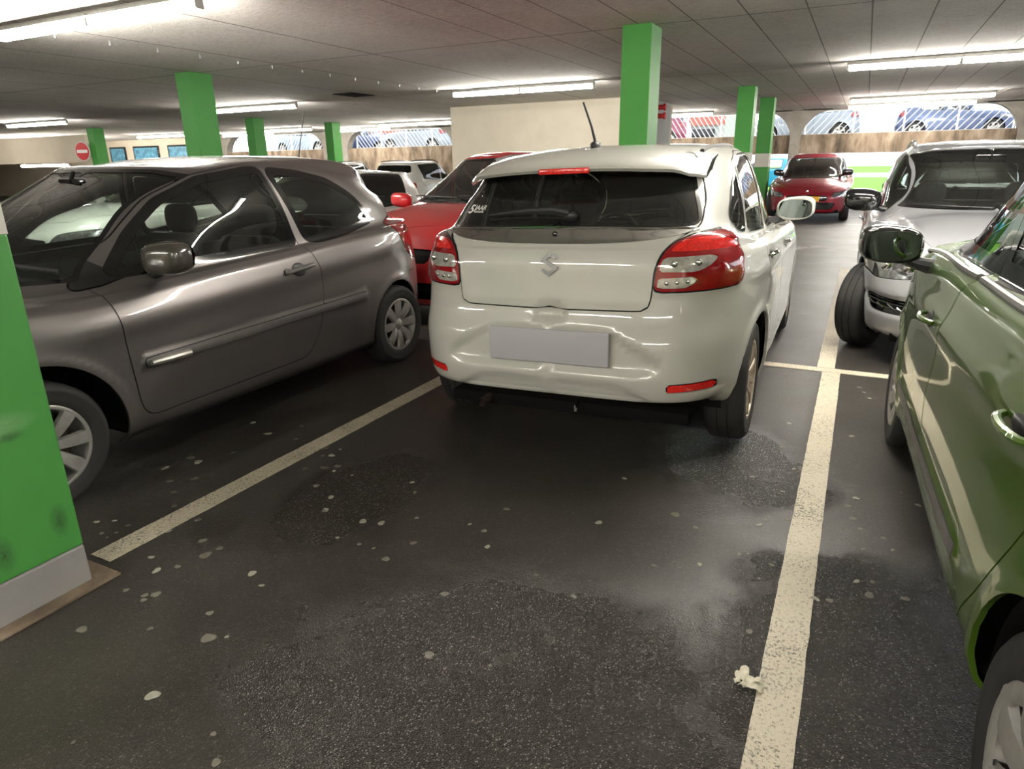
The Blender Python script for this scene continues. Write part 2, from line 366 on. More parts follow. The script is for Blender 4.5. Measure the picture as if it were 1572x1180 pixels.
        if np.dot(c, N[f0[0]]) < 0: F = [f[::-1] for f in F]
        if off: V = V + N * off
        if rim > 0:
            cnt = {}
            for f in F:
                for k in range(len(f)):
                    a, b = f[k], f[(k + 1) % len(f)]
                    cnt[(a, b)] = cnt.get((a, b), 0) + 1
            be = [e for e in cnt if (e[1], e[0]) not in cnt]
            VV = list(V); NN = list(N)
            for a, b in be:
                t = V[b] - V[a]; l = np.linalg.norm(t)
                if l < 1e-9: continue
                o = np.cross(t / l, (N[a] + N[b]) / 2); n0 = len(VV)
                VV += [V[a], V[b], V[b] - N[b] * rim, V[a] - N[a] * rim]; NN += [o] * 4; F.append([n0 + 1, n0, n0 + 3, n0 + 2]); FM.append(0)
            V = np.array(VV); N = np.array(NN)
        return mk(name or labels[0], V, F, mat, parent, True, N, mats, FM if mats else None)
    def near(s, pt, axes, cond, k=6):
        """surface point nearest to given coordinates on two axes; returns (point, normal)"""
        G = np.array(s.V[:s.G0]); NN = np.array(s.N[:s.G0]); m = np.where(cond(G, NN))[0]
        d = ((G[m][:, axes] - np.array(pt))**2).sum(1); j = m[np.argsort(d)[:k]]; w = 1 / (((G[j][:, axes] - np.array(pt))**2).sum(1) + 1e-5)
        p = (G[j] * w[:, None]).sum(0) / w.sum(); n = (NN[j] * w[:, None]).sum(0); p[list(axes)] = pt
        return p, n / np.linalg.norm(n)
    def side_pt(s, y, z, sg=1):
        p, n = s.near((y, z), [1, 2], lambda G, N: (N[:, 0] > .45)); return Vector((p[0] * sg, p[1], p[2])), Vector((n[0] * sg, n[1], n[2]))
    def rear_pt(s, x, z):
        p, n = s.near((abs(x), z), [0, 2], lambda G, N: (N[:, 1] < -.3)); q = 1 if x >= 0 else -1; return Vector((x, p[1], p[2])), Vector((n[0] * q, n[1], n[2]))
    def front_pt(s, x, z):
        p, n = s.near((abs(x), z), [0, 2], lambda G, N: (N[:, 1] > .3)); q = 1 if x >= 0 else -1; return Vector((x, p[1], p[2])), Vector((n[0] * q, n[1], n[2]))
    def top_pt(s, x, y):
        p, n = s.near((abs(x), y), [0, 1], lambda G, N: (N[:, 2] > .5)); q = 1 if x >= 0 else -1; return Vector((x, p[1], p[2])), Vector((n[0] * q, n[1], n[2]))

def hatch_rows(p):
    """p: the car's leading dimensions -> list of rows. origin at the rear axle on the ground, y forward"""
    hw = p['hw']; F = p['yF']; R = p['yR']; zs = p['zsill']; belt = p['belt']; B = curve1(belt)
    fa = p['wb']; sh = lambda dz: [(y, z + dz) for y, z in belt if 0.0 <= y <= p['cowl'][0] - .25]
    nf = p.get('nf', 5.2); nr = p.get('nr', 5.2); nose = p['nose']; cw = p['cowl']; ws = p['wstop']; rb = p['rgb']; rt = p['rgt']; roof = curve1(p['roof'])
    hd = p.get('hood', [(F - .14, nose[1]), ((F + cw[0]) / 2 + .18, nose[1] + (cw[1] - nose[1]) * .52), (cw[0] + .25, nose[1] + (cw[1] - nose[1]) * .85)])
    zr = p.get('zrear', [.30, .28, .42, .56, .70, .82, .93, 1.0, 1.03]); yr = p.get('yrear', [.13, .04, .0, .0, .03, .05, .07, .085, .10])
    zf = p.get('zfront', [.20, .24, .38, .52, .64, .70]); yfo = p.get('yfront', [.12, .03, 0, 0, .02, .05])
    hs = p.get('hws', [.10, .035, .01, .004, 0, .002, .016, .045, .06])
    sd = [zs - .02, zs + .04, .36, .50, .66, .78]
    rows = []
    for i in range(6):
        rows.append(dict(hw=hw - hs[i], yf=F - yfo[i], yr=R + yr[i], nf=nf, nr=nr, z=[(R, zr[i]), (-.42, zr[i]), (-.3, (zr[i] + sd[i]) / 2), (-.1, sd[i]), (fa + .1, sd[i]), (fa + .38, (zf[i] + sd[i]) / 2), (fa + .6, zf[i]), (F, zf[i])]))
    dz = [-.055, -.02, -.01]
    for k in range(3):
        yh, zh = hd[k]; i = 6 + k
        rows.append(dict(hw=hw - hs[i], yf=yh, yr=R + yr[i], nf=nf, nr=nr, cz=p.get('crown', .03) * (.5 + .4 * k), z=[(R, zr[i]), (-.35, zr[i])] + sh(dz[k]) + [(cw[0] + .1, p.get('shz', float(B(cw[0]))) + dz[k] * 1.0), ((yh + cw[0]) / 2 if yh - cw[0] > .3 else cw[0] + .2, zh + (p.get('shz', float(B(cw[0]))) - zh) * (.55 if k == 0 else .45)), (yh, zh)]))
    g = p['hwg']; nfg = p.get('nfg', 3.8); nrg = p.get('nrg', 5)
    rows.append(dict(hw=g, yf=cw[0], yr=rb[0], nf=nfg, nr=nrg, cz=.02, czy=cw[0] - .5, z=[(rb[0], rb[1]), (rb[0] + .12, rb[1])] + [(y, z) for y, z in belt if rb[0] + .3 < y < cw[0] - .35] + [(cw[0] - .1, cw[1] - .02), (cw[0], cw[1])]))
    h2 = p['hwr']; zt = p['ztop']; Z = curve1(zt)
    for t, bl in ((.5, p.get('bulge', .02)), (.92, .006)):
        yf = cw[0] + (ws[0] - cw[0]) * t; yrr = rb[0] + (rt[0] - rb[0]) * t + (p.get('rbulge', -.02) if t < .9 else 0)
        zm = lambda y: float(B(y)) + (float(Z(y)) - float(B(y))) * t
        zfr = cw[1] + (ws[1] - cw[1]) * t + p.get('wbulge', .02) * (1 - abs(2 * t - 1)); zrr = rb[1] + (rt[1] - rb[1]) * t
        ys = np.linspace(rb[0] + .35, ws[0] + .25, 6)
        rows.append(dict(hw=g + (h2 + .035 - g) * t + bl, yf=yf, yr=yrr, nf=nfg, nr=nrg, cz=.02, czy=ws[0], z=[(yrr, zrr)] + [(float(y), zm(float(y))) for y in ys] + [(yf, zfr)] if yf > ys[-1] + .02 else [(yrr, zrr)] + [(float(y), zm(float(y))) for y in ys[:-2]] + [(yf, zfr)]))
    ye = [(rt[0], rt[1] + .012)] + [(y, z) for y, z in zt if rt[0] + .2 < y < ws[0] - .15] + [(ws[0] - .03, ws[1] + .008)]
    rows.append(dict(hw=h2 + .012, yf=ws[0] - .03, yr=rt[0] + p.get('spo', 0), nf=nfg, nr=nrg, cz=.015, czr=p.get('czr', 1), czy=ws[0] - .5, z=ye))
    rows.append(dict(hw=h2 - .05, yf=ws[0] - .09, yr=rt[0] + .05, nf=nfg, nr=nrg, z=[(y, float(roof(y)) - .028) for y in np.linspace(rt[0] + .05, ws[0] - .09, 6)]))
    rows.append(dict(hw=h2 * .55, yf=ws[0] - .16, yr=rt[0] + .12, nf=3.5, nr=4, z=[(y, float(roof(y)) - .008) for y in np.linspace(rt[0] + .12, ws[0] - .16, 6)]))
    rows.append(dict(hw=.001, yf=ws[0] - .2, yr=rt[0] + .16, nf=3, nr=3, z=[(y, float(roof(y))) for y in np.linspace(rt[0] + .16, ws[0] - .2, 6)]))
    return rows

def arch_disp(p, amp=.010):
    def f(P, N):
        o = np.zeros(len(P))
        for cy in (0, p['wb']):
            R = p.get('Raf', p['Ra']) if cy else p['Ra']; d = np.hypot(P[:, 1] - cy, P[:, 2] - p['Rw']) - R
            o += amp * np.exp(-((d - .012) / .028)**2) * (np.abs(P[:, 0]) > p['hw'] * .7) * (P[:, 2] < .9)
        return o
    return f
def line_disp(pts, amp, w, y0=-9, y1=9, fade=.15):
    """crease or swell on the flank following z(y)"""
    c = curve1(pts)
    def f(P, N):
        d = P[:, 2] - c(P[:, 1]); return amp * np.exp(-(d / w)**2) * (np.abs(N[:, 0]) > .3) * smst((P[:, 1] - y0) / fade) * smst((y1 - P[:, 1]) / fade)
    return f
def poly_disp(fn, amp, w=.012, pred=None):
    """raise (or sink) the inside of an outline"""
    def f(P, N):
        o = amp * smst(.5 - fn(P) / w)
        return o * pred(P, N) if pred else o
    return f

# ------------------------------------------------------------------ wheels
def make_wheel(parent, loc, sgn, R, width, rimR, style, steer=0.0, rimmat='hubcap'):
    """tyre as the wheel mesh; rim, brake as children. sgn +1 outer face towards +x"""
    b = MB(); w = width / 2; sh = R - rimR
    prof = [(rimR - .012, -w * .8), (rimR + .002, -w * .92), (rimR + sh * .35, -w * 1.04), (rimR + sh * .72, -w), (R - .012, -w * .86), (R - .002, -w * .7), (R, -w * .45), (R, -w * .3), (R - .006, -w * .28), (R - .006, -w * .2), (R, -w * .18), (R, w * .18), (R - .006, w * .2), (R - .006, w * .28), (R, w * .3), (R, w * .45), (R - .002, w * .7), (R - .012, w * .86), (rimR + sh * .72, w), (rimR + sh * .62, w * 1.015), (rimR + sh * .58, w * 1.0), (rimR + sh * .3, w * 1.03), (rimR + .004, w * .95), (rimR - .012, w * .8)]
    b.lathe(prof, 64)
    t = b.build('wheel', MT['rubber'], parent); t.location = loc; t.rotation_euler = (0, 0, steer + (0 if sgn > 0 else PI))
    r = MB(); x0 = w * .86
    r.lathe([(rimR + .003, w * .93), (rimR - .004, w * .97), (rimR - .014, w * .94), (rimR - .02, w * .7), (rimR - .03, -w * .5), (rimR - .03, -w * .8)], 56)
    def spoke(a, r0, r1, w0, w1, xa, xb, th=.014, skew=0.0):
        m = Matrix.Rotation(a, 4, 'X'); n = 5; V = []
        for i in range(n + 1):
            q = i / n; rr = r0 + (r1 - r0) * q; ww = (w0 + (w1 - w0) * q) / 2; x = xa + (xb - xa) * q + .01 * math.sin(PI * q); k = skew * q * q
            V += [(x - th, -ww + k, rr), (x, -ww * .8 + k, rr), (x + .002, 0 + k, rr), (x, ww * .8 + k, rr), (x - th, ww + k, rr)]
        F = [(i * 5 + j, i * 5 + j + 1, i * 5 + j + 6, i * 5 + j + 5) for i in range(n) for j in range(4)]
        r.add(V, F, m)
    if style == 'nine':
        for i in range(8): spoke(2 * PI * i / 8, .035, rimR - .012, .045, .07, x0 - .012, x0 + .006, .02)
        r.lathe([(.0, x0 + .004), (.022, x0 + .003), (.03, x0 - .004), (.05, x0 - .012), (.055, x0 - .035)], 32)
    elif style == 'five':
        for i in range(5): spoke(2 * PI * i / 5 + .2, .04, rimR - .01, .07, .12, x0 - .01, x0 + .006, .02)
        r.lathe([(.0, x0 + .006), (.03, x0 + .004), (.045, x0 - .006), (.06, x0 - .03)], 32)
    elif style == 'swirl':
        for i in range(6): spoke(2 * PI * i / 6 + .35, .045, rimR - .008, .085, .105, x0 - .02, x0 + .008, .016, .05)
        r.lathe([(.0, x0 + .006), (.035, x0 + .004), (.05, x0 - .012), (.06, x0 - .03)], 32)
        r.lathe([(rimR - .004, w * .97), (rimR - .03, w * 1.0), (rimR - .042, w * .9)], 48)
    else:
        for i in range(10): spoke(2 * PI * i / 10, .04, rimR - .01, .025, .035, x0 - .015, x0 + .004, .02)
        r.lathe([(.0, x0), (.03, x0), (.045, x0 - .012), (.05, x0 - .03)], 32)
    r.build('rim', MT[rimmat], t, auto=50)
    d = MB(); d.lathe([(.0, x0 - .04), (.06, x0 - .04), (.07, x0 - .05), (.135, x0 - .055), (.135, x0 - .065), (rimR - .03, x0 - .09), (0, x0 - .09)], 40); d.build('brake_disc', MT['brake'], t)
    return t
# ------------------------------------------------------------------ assembling a car
def rx(a): return Matrix.Rotation(a, 4, 'X')
def ry(a): return Matrix.Rotation(a, 4, 'Y')
def rz(a): return Matrix.Rotation(a, 4, 'Z')
def frame(p, n, up=Vector((0, 0, 1))):
    """matrix whose local z is the surface normal, local y upward"""
    n = Vector(n).normalized(); x = up.cross(n).normalized(); y = n.cross(x)
    return Matrix(((x.x, y.x, n.x, p[0]), (x.y, y.y, n.y, p[1]), (x.z, y.z, n.z, p[2]), (0, 0, 0, 1)))
def build_car(name, p, c):
    """p: dimensions, c: look (paint, outlines of windows, doors, lamps...). returns (root, body, parts)"""
    hi = c.get('hi', True); root = empty(name); parts = {}
    bd = Body(hatch_rows(p), c.get('nphi', 170 if hi else 64), c.get('step', .026 if hi else .07))
    bd.disp(arch_disp(p, p.get('aamp', .010)), *c.get('disp', [])); bd.finish()
    pm = MT[c['paint']]; gl = MT[c.get('glass', 'glass')]; hw = p['hw']; wb = p['wb']
    S = lambda ct: ct[0] > .30
    sd = lambda ct: ct[0] > .42
    FR = lambda ct: ct[1] > wb * .38
    RR = lambda ct: ct[1] < .55
    for cy in (0, wb): bd.cut('body', circ(cy, p['Rw'], p.get('Raf', p['Ra']) if cy else p['Ra']), 'hole', lambda ct, cy=cy: ct[0] > hw * .55 and abs(ct[1] - cy) < .6)
    if 'vcut' in c: c['vcut'](bd)
    # glass
    wf = frontal(c['ws'], .05)
    if 'apil' in c: ap = curve1(c['apil']); wf0 = wf; wf = lambda P: np.maximum(wf0(P), np.minimum((ap(P[:, 2]) - P[:, 1]) * .6, .2))
    bd.region('body', wf, 'windshield', .008, FR, 'seal_ws')
    bd.region('body', frontal(c['rw'], .05), 'rear_window', .006, RR, 'seal_rw')
    for i, w in enumerate(c['win']):
        bd.region('body', side(w['o'], w.get('r', .04)), 'win%d' % i, w.get('g', .009), S, w.get('trim', 'seal%d' % i))
    for f in c.get('regions', []):      # (src, fn, label, gap, pred, gaplab)
        bd.region(*f)
    for i, d in enumerate(c.get('doors', [])):
        bd.region('body', side(d['o'], d.get('r', .04)), 'door%d' % i, .0028, sd)
    if 'tg' in c: bd.region(('body',) , frontal(c['tg'], c.get('tgr', .06)), 'tailgate', .003, RR)
    if 'hoodp' in c: bd.region('body', plan(c['hoodp'], .05), 'bonnet', .0025, lambda ct: ct[1] > wb * .6 and ct[2] > p['nose'][1] - .12)
    if 'bump' in c:
        for nm, fn, pr in c['bump']: bd.region('body', fn, nm, .002, pr)
    RM = .014 if hi else .0
    bo = bd.part('body', rim=RM, name='body_shell', mat=pm, parent=root)
    bd.part('gap', off=-.007, name='panel_gap', mat=MT['gap'], parent=root)
    bd.part('seal_ws', off=.0005, name='windshield_seal', mat=MT['gloss_black'], parent=root)
    for sg in (1, -1):
        if 'chromeline' in bd.lab: bd.part('chromeline', side=sg, off=.004, rim=.004, name='window_trim', mat=MT['chrome'], parent=root)
    ws_o = bd.part('windshield', off=-.002, name='windshield', mat=MT[c.get('wsglass', 'glass')], parent=root)
    tgo = None
    if 'tailgate' in bd.lab: tgo = bd.part('tailgate', rim=RM, name='tailgate', mat=pm, parent=root)
    bd.part('seal_rw', off=.0005, name='rear_window_seal', mat=MT['gloss_black'], parent=tgo or root)
    bd.part('rear_window', off=-.002, name='rear_window', mat=MT[c.get('rwglass', c.get('glass', 'glass'))], parent=tgo or root)
    if 'bonnet' in bd.lab: parts['bonnet'] = bd.part('bonnet', rim=RM, name='bonnet', mat=pm, parent=root)
    for nm, fn, pr in c.get('bump', []): parts[nm] = bd.part(nm, rim=RM, name=nm, mat=pm, parent=root)
    for sg in (1, -1):
        dr = {}
        for i, d in enumerate(c.get('doors', [])):
            dr[i] = bd.part('door%d' % i, side=sg, rim=RM, name='door', mat=pm, parent=root)
            parts['door%d_%d' % (i, sg)] = dr[i]
            if 'h' in d and hi: door_handle(bd, d['h'], sg, dr[i], d.get('hmat', pm), d.get('hstyle', 'bow'))
        for i, w in enumerate(c['win']):
            bd.part('win%d' % i, side=sg, off=-.002, name='side_window', mat=MT[w.get('mat', c.get('glass', 'glass'))], parent=dr.get(w.get('door'), root) or root)
            bd.part('seal%d' % i, side=sg, off=.0005, name='window_seal', mat=MT['gloss_black'], parent=dr.get(w.get('door'), root) or root)
        for i, (lab, nm, mat, off, rim, par) in enumerate(c.get('sparts', [])):
            o = bd.part(lab, side=sg, off=off, rim=rim, name=nm, mat=MT[mat], parent=parts.get(par + '_%d' % sg) or parts.get(par) or root)
            parts[lab + '_%d' % sg] = o
    for (lab, nm, mat, off, rim, par) in c.get('cparts', []):
        parts[lab] = bd.part(lab, off=off, rim=rim, name=nm, mat=MT[mat], parent=tgo if par == 'tailgate' else (parts.get(par) or root))
    parts['tailgate'] = tgo; parts['body'] = bo
    # wheel wells
    tw = c.get('tw', .19)
    for cy in (0, wb):
        for sg in (1, -1):
            m = MB(); n = 20; R = (p.get('Raf', p['Ra']) if cy else p['Ra']) + .012; x1 = float(bd.side_pt(cy, p['Rw'] + p['Ra'] + .03)[0].x) - .02; V = []; x0 = hw - .34
            for k in range(n + 1):
                a = -.12 + (PI + .24) * k / n; xs = float(bd.side_pt(cy + (R + .02) * math.cos(a), max(p['zsill'] + .03, p['Rw'] + (R + .02) * math.sin(a)))[0].x) - .022
                for x, q in ((min(x1, xs), R), (x0, R), (x0, .04)): V.append((sg * x, cy + q * math.cos(a), p['Rw'] + q * math.sin(a)))
            F = [(k * 3 + j, k * 3 + j + 1, k * 3 + j + 4, k * 3 + j + 3) for k in range(n) for j in range(2)]
            m.add(V, F); m.build('wheel_arch', MT['liner'], root, auto=60)
            make_wheel(root, (sg * (hw - p.get('tin', .035) - tw / 2 + (c.get('steerout', 0) if cy > 0 else 0)), cy, p['Rw']), sg, p['Rw'], tw, c.get('rimR', .195), c.get('rim', 'nine'), c.get('steer', 0) if cy > 0 else 0, c.get('rimmat', 'hubcap'))
    # underbody and cabin
    fp = MB(); fp.box((0, wb / 2, p['zsill'] + .03), (hw * 2 - .5, p['yF'] - p['yR'] - .5, .06), .01); fp.box((0, wb / 2, p['zsill'] + .04), (hw * 2 - .12, wb - 2 * p['Ra'] - .06, .04), .01); fp.build('floor_pan', MT['liner'], root)
    cabin(root, p, c, bd)
    if hi or c.get('mirrors', True):
        for sg in (1, -1): wing_mirror(root if 'door0_1' not in parts else parts['door0_%d' % sg], bd, c, p, sg)
    return root, bd, parts
def door_handle(bd, h, sg, par, mat, style):
    y, z = h; P, n = bd.side_pt(y, z, sg); fr = frame(P, n); L = .095
    b = MB()
    b.ell((0, 0, .0), (.055, .03, .006), 2.2, nu=24, nv=6); ob = b.build('handle_recess', MT['plastic'], par); ob.matrix_world = Matrix.Identity(4); ob.matrix_local = fr
    g = MB(); pts = []
    for k in range(9):
        t = -1 + k / 4; pts.append((t * L, .002, .008 + .026 * math.cos(t * PI / 2)**.6 if abs(t) < 1 else .004))
    g.tube(pts, [.010 if 0 < k < 8 else .008 for k in range(9)], 8)
    o = g.build('door_handle', mat if not isinstance(mat, str) else MT[mat], par); o.matrix_local = fr
def cabin(root, p, c, bd):
    hw = p['hw']; wb = p['wb']; H = curve1(p['roof']); f = c.get('seat_y', wb * .42); zb = float(curve1(p['belt'])(f)); m = MT['seat']
    top = c.get('seat_z', zb + .02)
    for sx in (-1, 1):
        s = MB(); X = sx * .36; s.box((X, f + .18, .48), (.48, .50, .14), .05, rx(.08)); s.box((X, f - .10, (top + .5) / 2), (.46, .13, top - .42), .05, rx(.22)); s.box((X, f - .07, (top + .5) / 2), (.30, .13, top - .50), .05, rx(.22))
        o = s.build('seat', m, root); hr = MB(); hr.ell((X, f - .235, top + .12), (.13, .055, .10), 3.2); hr.tube([(X - .05, f - .20, top - .03), (X - .05, f - .23, top + .08)], .007, 6); hr.tube([(X + .05, f - .20, top - .03), (X + .05, f - .23, top + .08)], .007, 6); hr.build('headrest', m, o)
    s = MB(); yb = c.get('bench_y', .12); s.box((0, yb + .3, .46), (1.25, .5, .16), .05); s.box((0, yb, (top + .45) / 2), (1.22, .14, top - .42), .05, rx(.25)); o = s.build('rear_bench', m, root)
    for X in (-.40, .40):
        hr = MB(); hr.ell((X, yb - .13, top + .05), (.13, .05, .075), 3); hr.build('headrest', m, o)
    d = MB(); cy, cz = p['cowl']; d.box((0, cy - .30, cz - .17), (hw * 2 - .34, .50, .22), .07, rx(-.05)); d.box((-.36, cy - .50, cz - .07), (.36, .18, .10), .04); dd = d.build('dashboard', MT['dash'], root)
    w = MB(); R = .185; n = 28; cw = Vector((-.36, cy - .68, cz - .12)); ring = [(0, R * math.cos(2 * PI * k / n), R * math.sin(2 * PI * k / n)) for k in range(n + 1)]
    m4 = Matrix.Translation(cw) @ rz(-PI / 2) @ ry(.42) ; w.tube([m4 @ Vector(q) for q in ring], .014, 8, cap=False)
    w.ell(tuple(cw), (.065, .03, .055), 2.5, rx(-.4)); w.box(tuple(cw), (.34, .02, .035), .008, rx(-.4)); w.box(tuple(cw + Vector((0, .12, -.05))), (.06, .24, .06), .01, rx(-.4)); w.build('steering_wheel', MT['dash'], dd)
    dp = MB()
    for sx in (-1, 1): dp.box((sx * (hw - .13), wb * .45, (zb + p['zsill']) / 2 - .03), (.03, wb * .78, zb - p['zsill'] - .10), .01)
    dp.box((0, p['yR'] + .42, zb - .10), (hw * 2 - .5, .42, .03), .01); dp.build('cabin_lining', MT['dash'], root)
    rm = MB(); rm.box((0, p['wstop'][0] + .12, p['wstop'][1] - .075), (.22, .02, .06), .012); rm.tube([(0, p['wstop'][0] + .14, p['wstop'][1] - .08), (0, p['wstop'][0] + .10, p['wstop'][1] - .01)], .01, 6); rm.build('rear_view_mirror', MT['gloss_black'], root)
def wing_mirror(par, bd, c, p, sg):
    y, z, x = c['mir']; P, n = bd.side_pt(y, z - .04, sg); k = c.get('mirk', 1.0); o = Vector((P.x + sg * .155 * k, y - .01, z + .035)); mat = MT[c.get('mirmat', c['paint'])]
    b = MB(); b.ell((o.x, o.y + .03, o.z), (.122 * k, .085 * k, .078 * k), 2.9, rz(-sg * .12), 28, 16); V = []
    for v in b.V: V.append((v[0], max(v[1], o.y - .022) if True else v[1], v[2] + (v[0] * sg - o.x * sg) * .06))
    b.V = V; h = b.build('mirror_housing', mat, par)
    g = MB(); g.prism([(.104 * k * math.copysign(abs(math.cos(t))**.62, math.cos(t)), .062 * k * math.copysign(abs(math.sin(t))**.62, math.sin(t))) for t in np.linspace(0, 2 * PI, 33)[:-1]], 0, .004)
    go = g.build('mirror_glass', MT['mirrorglass'], par if par.parent is None else par); go.matrix_local = Matrix.Translation((o.x, o.y - .030, o.z)) @ rz(sg * -.04) @ rx(PI / 2 + .17)
    r = MB(); r.lathe([(.060 * k, 0), (.078 * k, -.01), (.079 * k, .012)], 4)
    s = MB(); s.tube([tuple(P - n * .02), tuple(P + Vector((sg * .05, .0, .004))), (o.x - sg * .06, o.y + .02, o.z - .05)], [.034, .026, .03], 10); s.build('mirror_foot', MT['plastic'], par)
def strip_on(bd, pts, off, r, where='side', sg=1):
    out = []
    for a, b in pts:
        P, n = getattr(bd, where + '_pt')(a, b, sg) if where == 'side' else getattr(bd, where + '_pt')(a, b); out.append(P + n * off)
    return out
def place(root, x, y, yaw, roll=0.0):
    root.location = (x, y, 0); root.rotation_euler = (0, roll, yaw)
def wiper(bd, root, where, pts, mat='plastic', r=.008):
    b = MB(); P = [getattr(bd, where)(a, z)[0] + getattr(bd, where)(a, z)[1] * o for a, z, o in pts]; b.tube(P, r, 6); return b
def copy_tree(o, parent=None):
    c = o.copy(); COL.objects.link(c); c.parent = parent
    if parent is not None: c.matrix_parent_inverse = o.matrix_parent_inverse.copy()
    for ch in o.children: copy_tree(ch, c)
    return c
# ------------------------------------------------------------------ the white hatchback
def white_hatchback():
    p = dict(hw=.8725, yF=3.315, yR=-.675, zsill=.20, wb=2.52, Rw=.305, Ra=.345, cowl=(2.34, .965), wstop=(1.38, 1.395), rgb=(-.50, 1.085), rgt=(-.20, 1.375),
        belt=[(-.45, 1.03), (.1, 1.00), (.7, .975), (1.5, .94), (2.2, .90), (3.0, .80)], nose=(3.2, .76), hwg=.765, hwr=.575, bulge=.018,
        roof=[(-.2, 1.425), (.1, 1.452), (.7, 1.47), (1.2, 1.445), (1.3, 1.43)], ztop=[(-.2, 1.36), (.2, 1.405), (.8, 1.425), (1.15, 1.395), (1.6, 1.22)],
        zrear=[.375, .348, .45, .59, .73, .84, .94, 1.0, 1.04], yrear=[.16, .035, .0, .005, .055, .075, .085, .105, .13], nr=5.6, spo=-.03, shz=.91)
    lamp = [(.470, .832), (.476, .93), (.500, 1.0), (.545, 1.045), (.615, 1.070), (.70, 1.080), (.78, 1.062), (.90, .99), (.90, .855), (.78, .84)]
    lf = frontal(lamp, .03)
    lampcut = lambda P: np.maximum(lf(P), P[:, 1] - (-.275 + (P[:, 2] - .94) * .25 - 2.2 * np.abs(P[:, 2] - .94)**2))
    arcb = [(.0, .665), (.24, .662), (.31, .65), (.42, .59), (.54, .50), (.40, .485), (0, .48)]
    lo = [(0, .425), (.30, .425), (.36, .41), (.50, .33), (.50, .2), (0, .2)]
    R_ = lambda P, N: (N[:, 1] < -.4) * 1.0
    cr = lambda P: np.maximum(P[:, 2] - (1.098 - .012 * (P[:, 0] / .6)**2), (1.028 + .0 * P[:, 0] + .05 * (np.abs(P[:, 0]) / .62)**3) - P[:, 2])
    c = dict(paint='white', glass='glass_dark', rwglass='glass_dark', wsglass='glass', rim='ten', rimmat='bronze', rimR=.20, mir=(1.68, 1.0, 0), seat_y=1.0, bench_y=.10,
        disp=[poly_disp(lampcut, .012, .03, lambda P, N: (P[:, 1] < .3) * 1.0), poly_disp(frontal(arcb, .05), -.024, .03, R_), poly_disp(frontal(lo, .03), -.016, .03, R_),
              poly_disp(frontal([(-.01, .775), (.46, .755), (.47, .91), (.50, 1.01), (-.01, 1.01)], .04), .006, .02, R_),
              line_disp([(-.6, .90), (0, .86), (1, .83), (2, .80), (3, .78)], .014, .035, -.4, 2.4, .4), line_disp([(0, .34), (2.5, .33)], .010, .04, .4, 2.1, .3),
              poly_disp(frontal([(-.01, .708), (.075, .708), (.06, .75), (-.01, .75)], .01), -.03, .02, R_)],
        apil=[(.95, 1.99), (1.12, 1.81), (1.29, 1.51), (1.38, 1.22), (1.42, .9)], ws=[(-.01, .975), (.72, .975), (.76, 1.0), (.55, 1.36), (.45, 1.39), (-.01, 1.395)], rw=[(-.01, 1.098), (.615, 1.098), (.60, 1.16), (.515, 1.36), (-.01, 1.375)],
        win=[dict(o=[(1.90, .955), (1.72, 1.12), (1.42, 1.29), (1.12, 1.385), (.98, 1.395), (.98, .975)], door=0, trim='chromeline', g=.008),
             dict(o=[(.91, .978), (.91, 1.395), (.55, 1.385), (.28, 1.33), (.20, 1.02)], door=1, trim='chromeline', g=.008),
             dict(o=[(.15, 1.03), (.215, 1.31), (.06, 1.25), (-.10, 1.13), (-.12, 1.09), (-.02, 1.035)], trim='chromeline', g=.008)],
        doors=[dict(o=[(2.06, .93), (2.10, .70), (2.10, .34), (2.02, .26), (.96, .25), (.93, .90), (.945, 1.41), (1.15, 1.42), (1.45, 1.325), (1.76, 1.14)], h=(1.10, .87), hmat=MT['chrome']),
               dict(o=[(.925, .90), (.945, .26), (.52, .26), (.36, .46), (.18, .62), (.16, .98), (.24, 1.355), (.55, 1.41), (.935, 1.415)], h=(.28, .90), hmat=MT['chrome'])],
        regions=[('body', lampcut, 'lamp', .004, lambda ct: ct[1] < .3, 'lampseam'),
                 ('lamp', frontal([(.488, .918), (.503, .980), (.69, .985), (.715, .972), (.69, .940), (.64, .916)], .012), 'lens_rev', .002, None, 'lamprim'),
                 ('lamp', frontal([(.483, .850), (.488, .894), (.655, .902), (.637, .872), (.60, .850)], .012), 'lens_fog', .002, None, 'lamprim'),
                 ('lamp', frontal([(.52, 1.000), (.57, 1.045), (.65, 1.060), (.735, 1.050), (.78, 1.0)], .03), 'lens_brake', .0015, None, 'lamprim'),
                 ('body', cr, 'chromestrip', .0, lambda ct: ct[1] < 0 and ct[0] < .61, 'gap'),
                 ('body', frontal([(.548, .402), (.552, .440), (.738, .448), (.742, .410)], .004), 'reflector', .003, lambda ct: ct[1] < 0, 'gap')],
        tg=[(-.01, .745), (.43, .752), (.457, .77), (.466, .83), (.472, .93), (.496, 1.0), (.545, 1.05), (.62, 1.09), (.612, 1.20), (.53, 1.40), (-.01, 1.41)], tgr=.03,
        hoodp=[(-.01, 3.10), (.55, 3.0), (.66, 2.7), (.72, 2.3), (.5, 2.36), (-.01, 2.40)],
        sparts=[('lamp', 'tail_lamp', 'redlens', .001, .01, 'x'), ('lampseam', 'lamp_seal', 'gloss_black', -.002, 0, 'lamp'), ('lamprim', 'lamp_bezel', 'redlens', -.001, 0, 'lamp'), ('lens_rev', 'reversing_lens', 'clearlens', .002, .006, 'lamp'), ('lens_fog', 'indicator_lens', 'clearlens', .002, .006, 'lamp'), ('lens_brake', 'brake_lens', 'brightred', .002, .006, 'lamp'), ('reflector', 'rear_reflector', 'brightred', .001, .005, 'x')],
        cparts=[('chromestrip', 'chrome_strip', 'chrome', .005, .008, 'tailgate')])
    root, bd, parts = build_car('white_hatchback_car', p, c)
    tg = parts['tailgate']
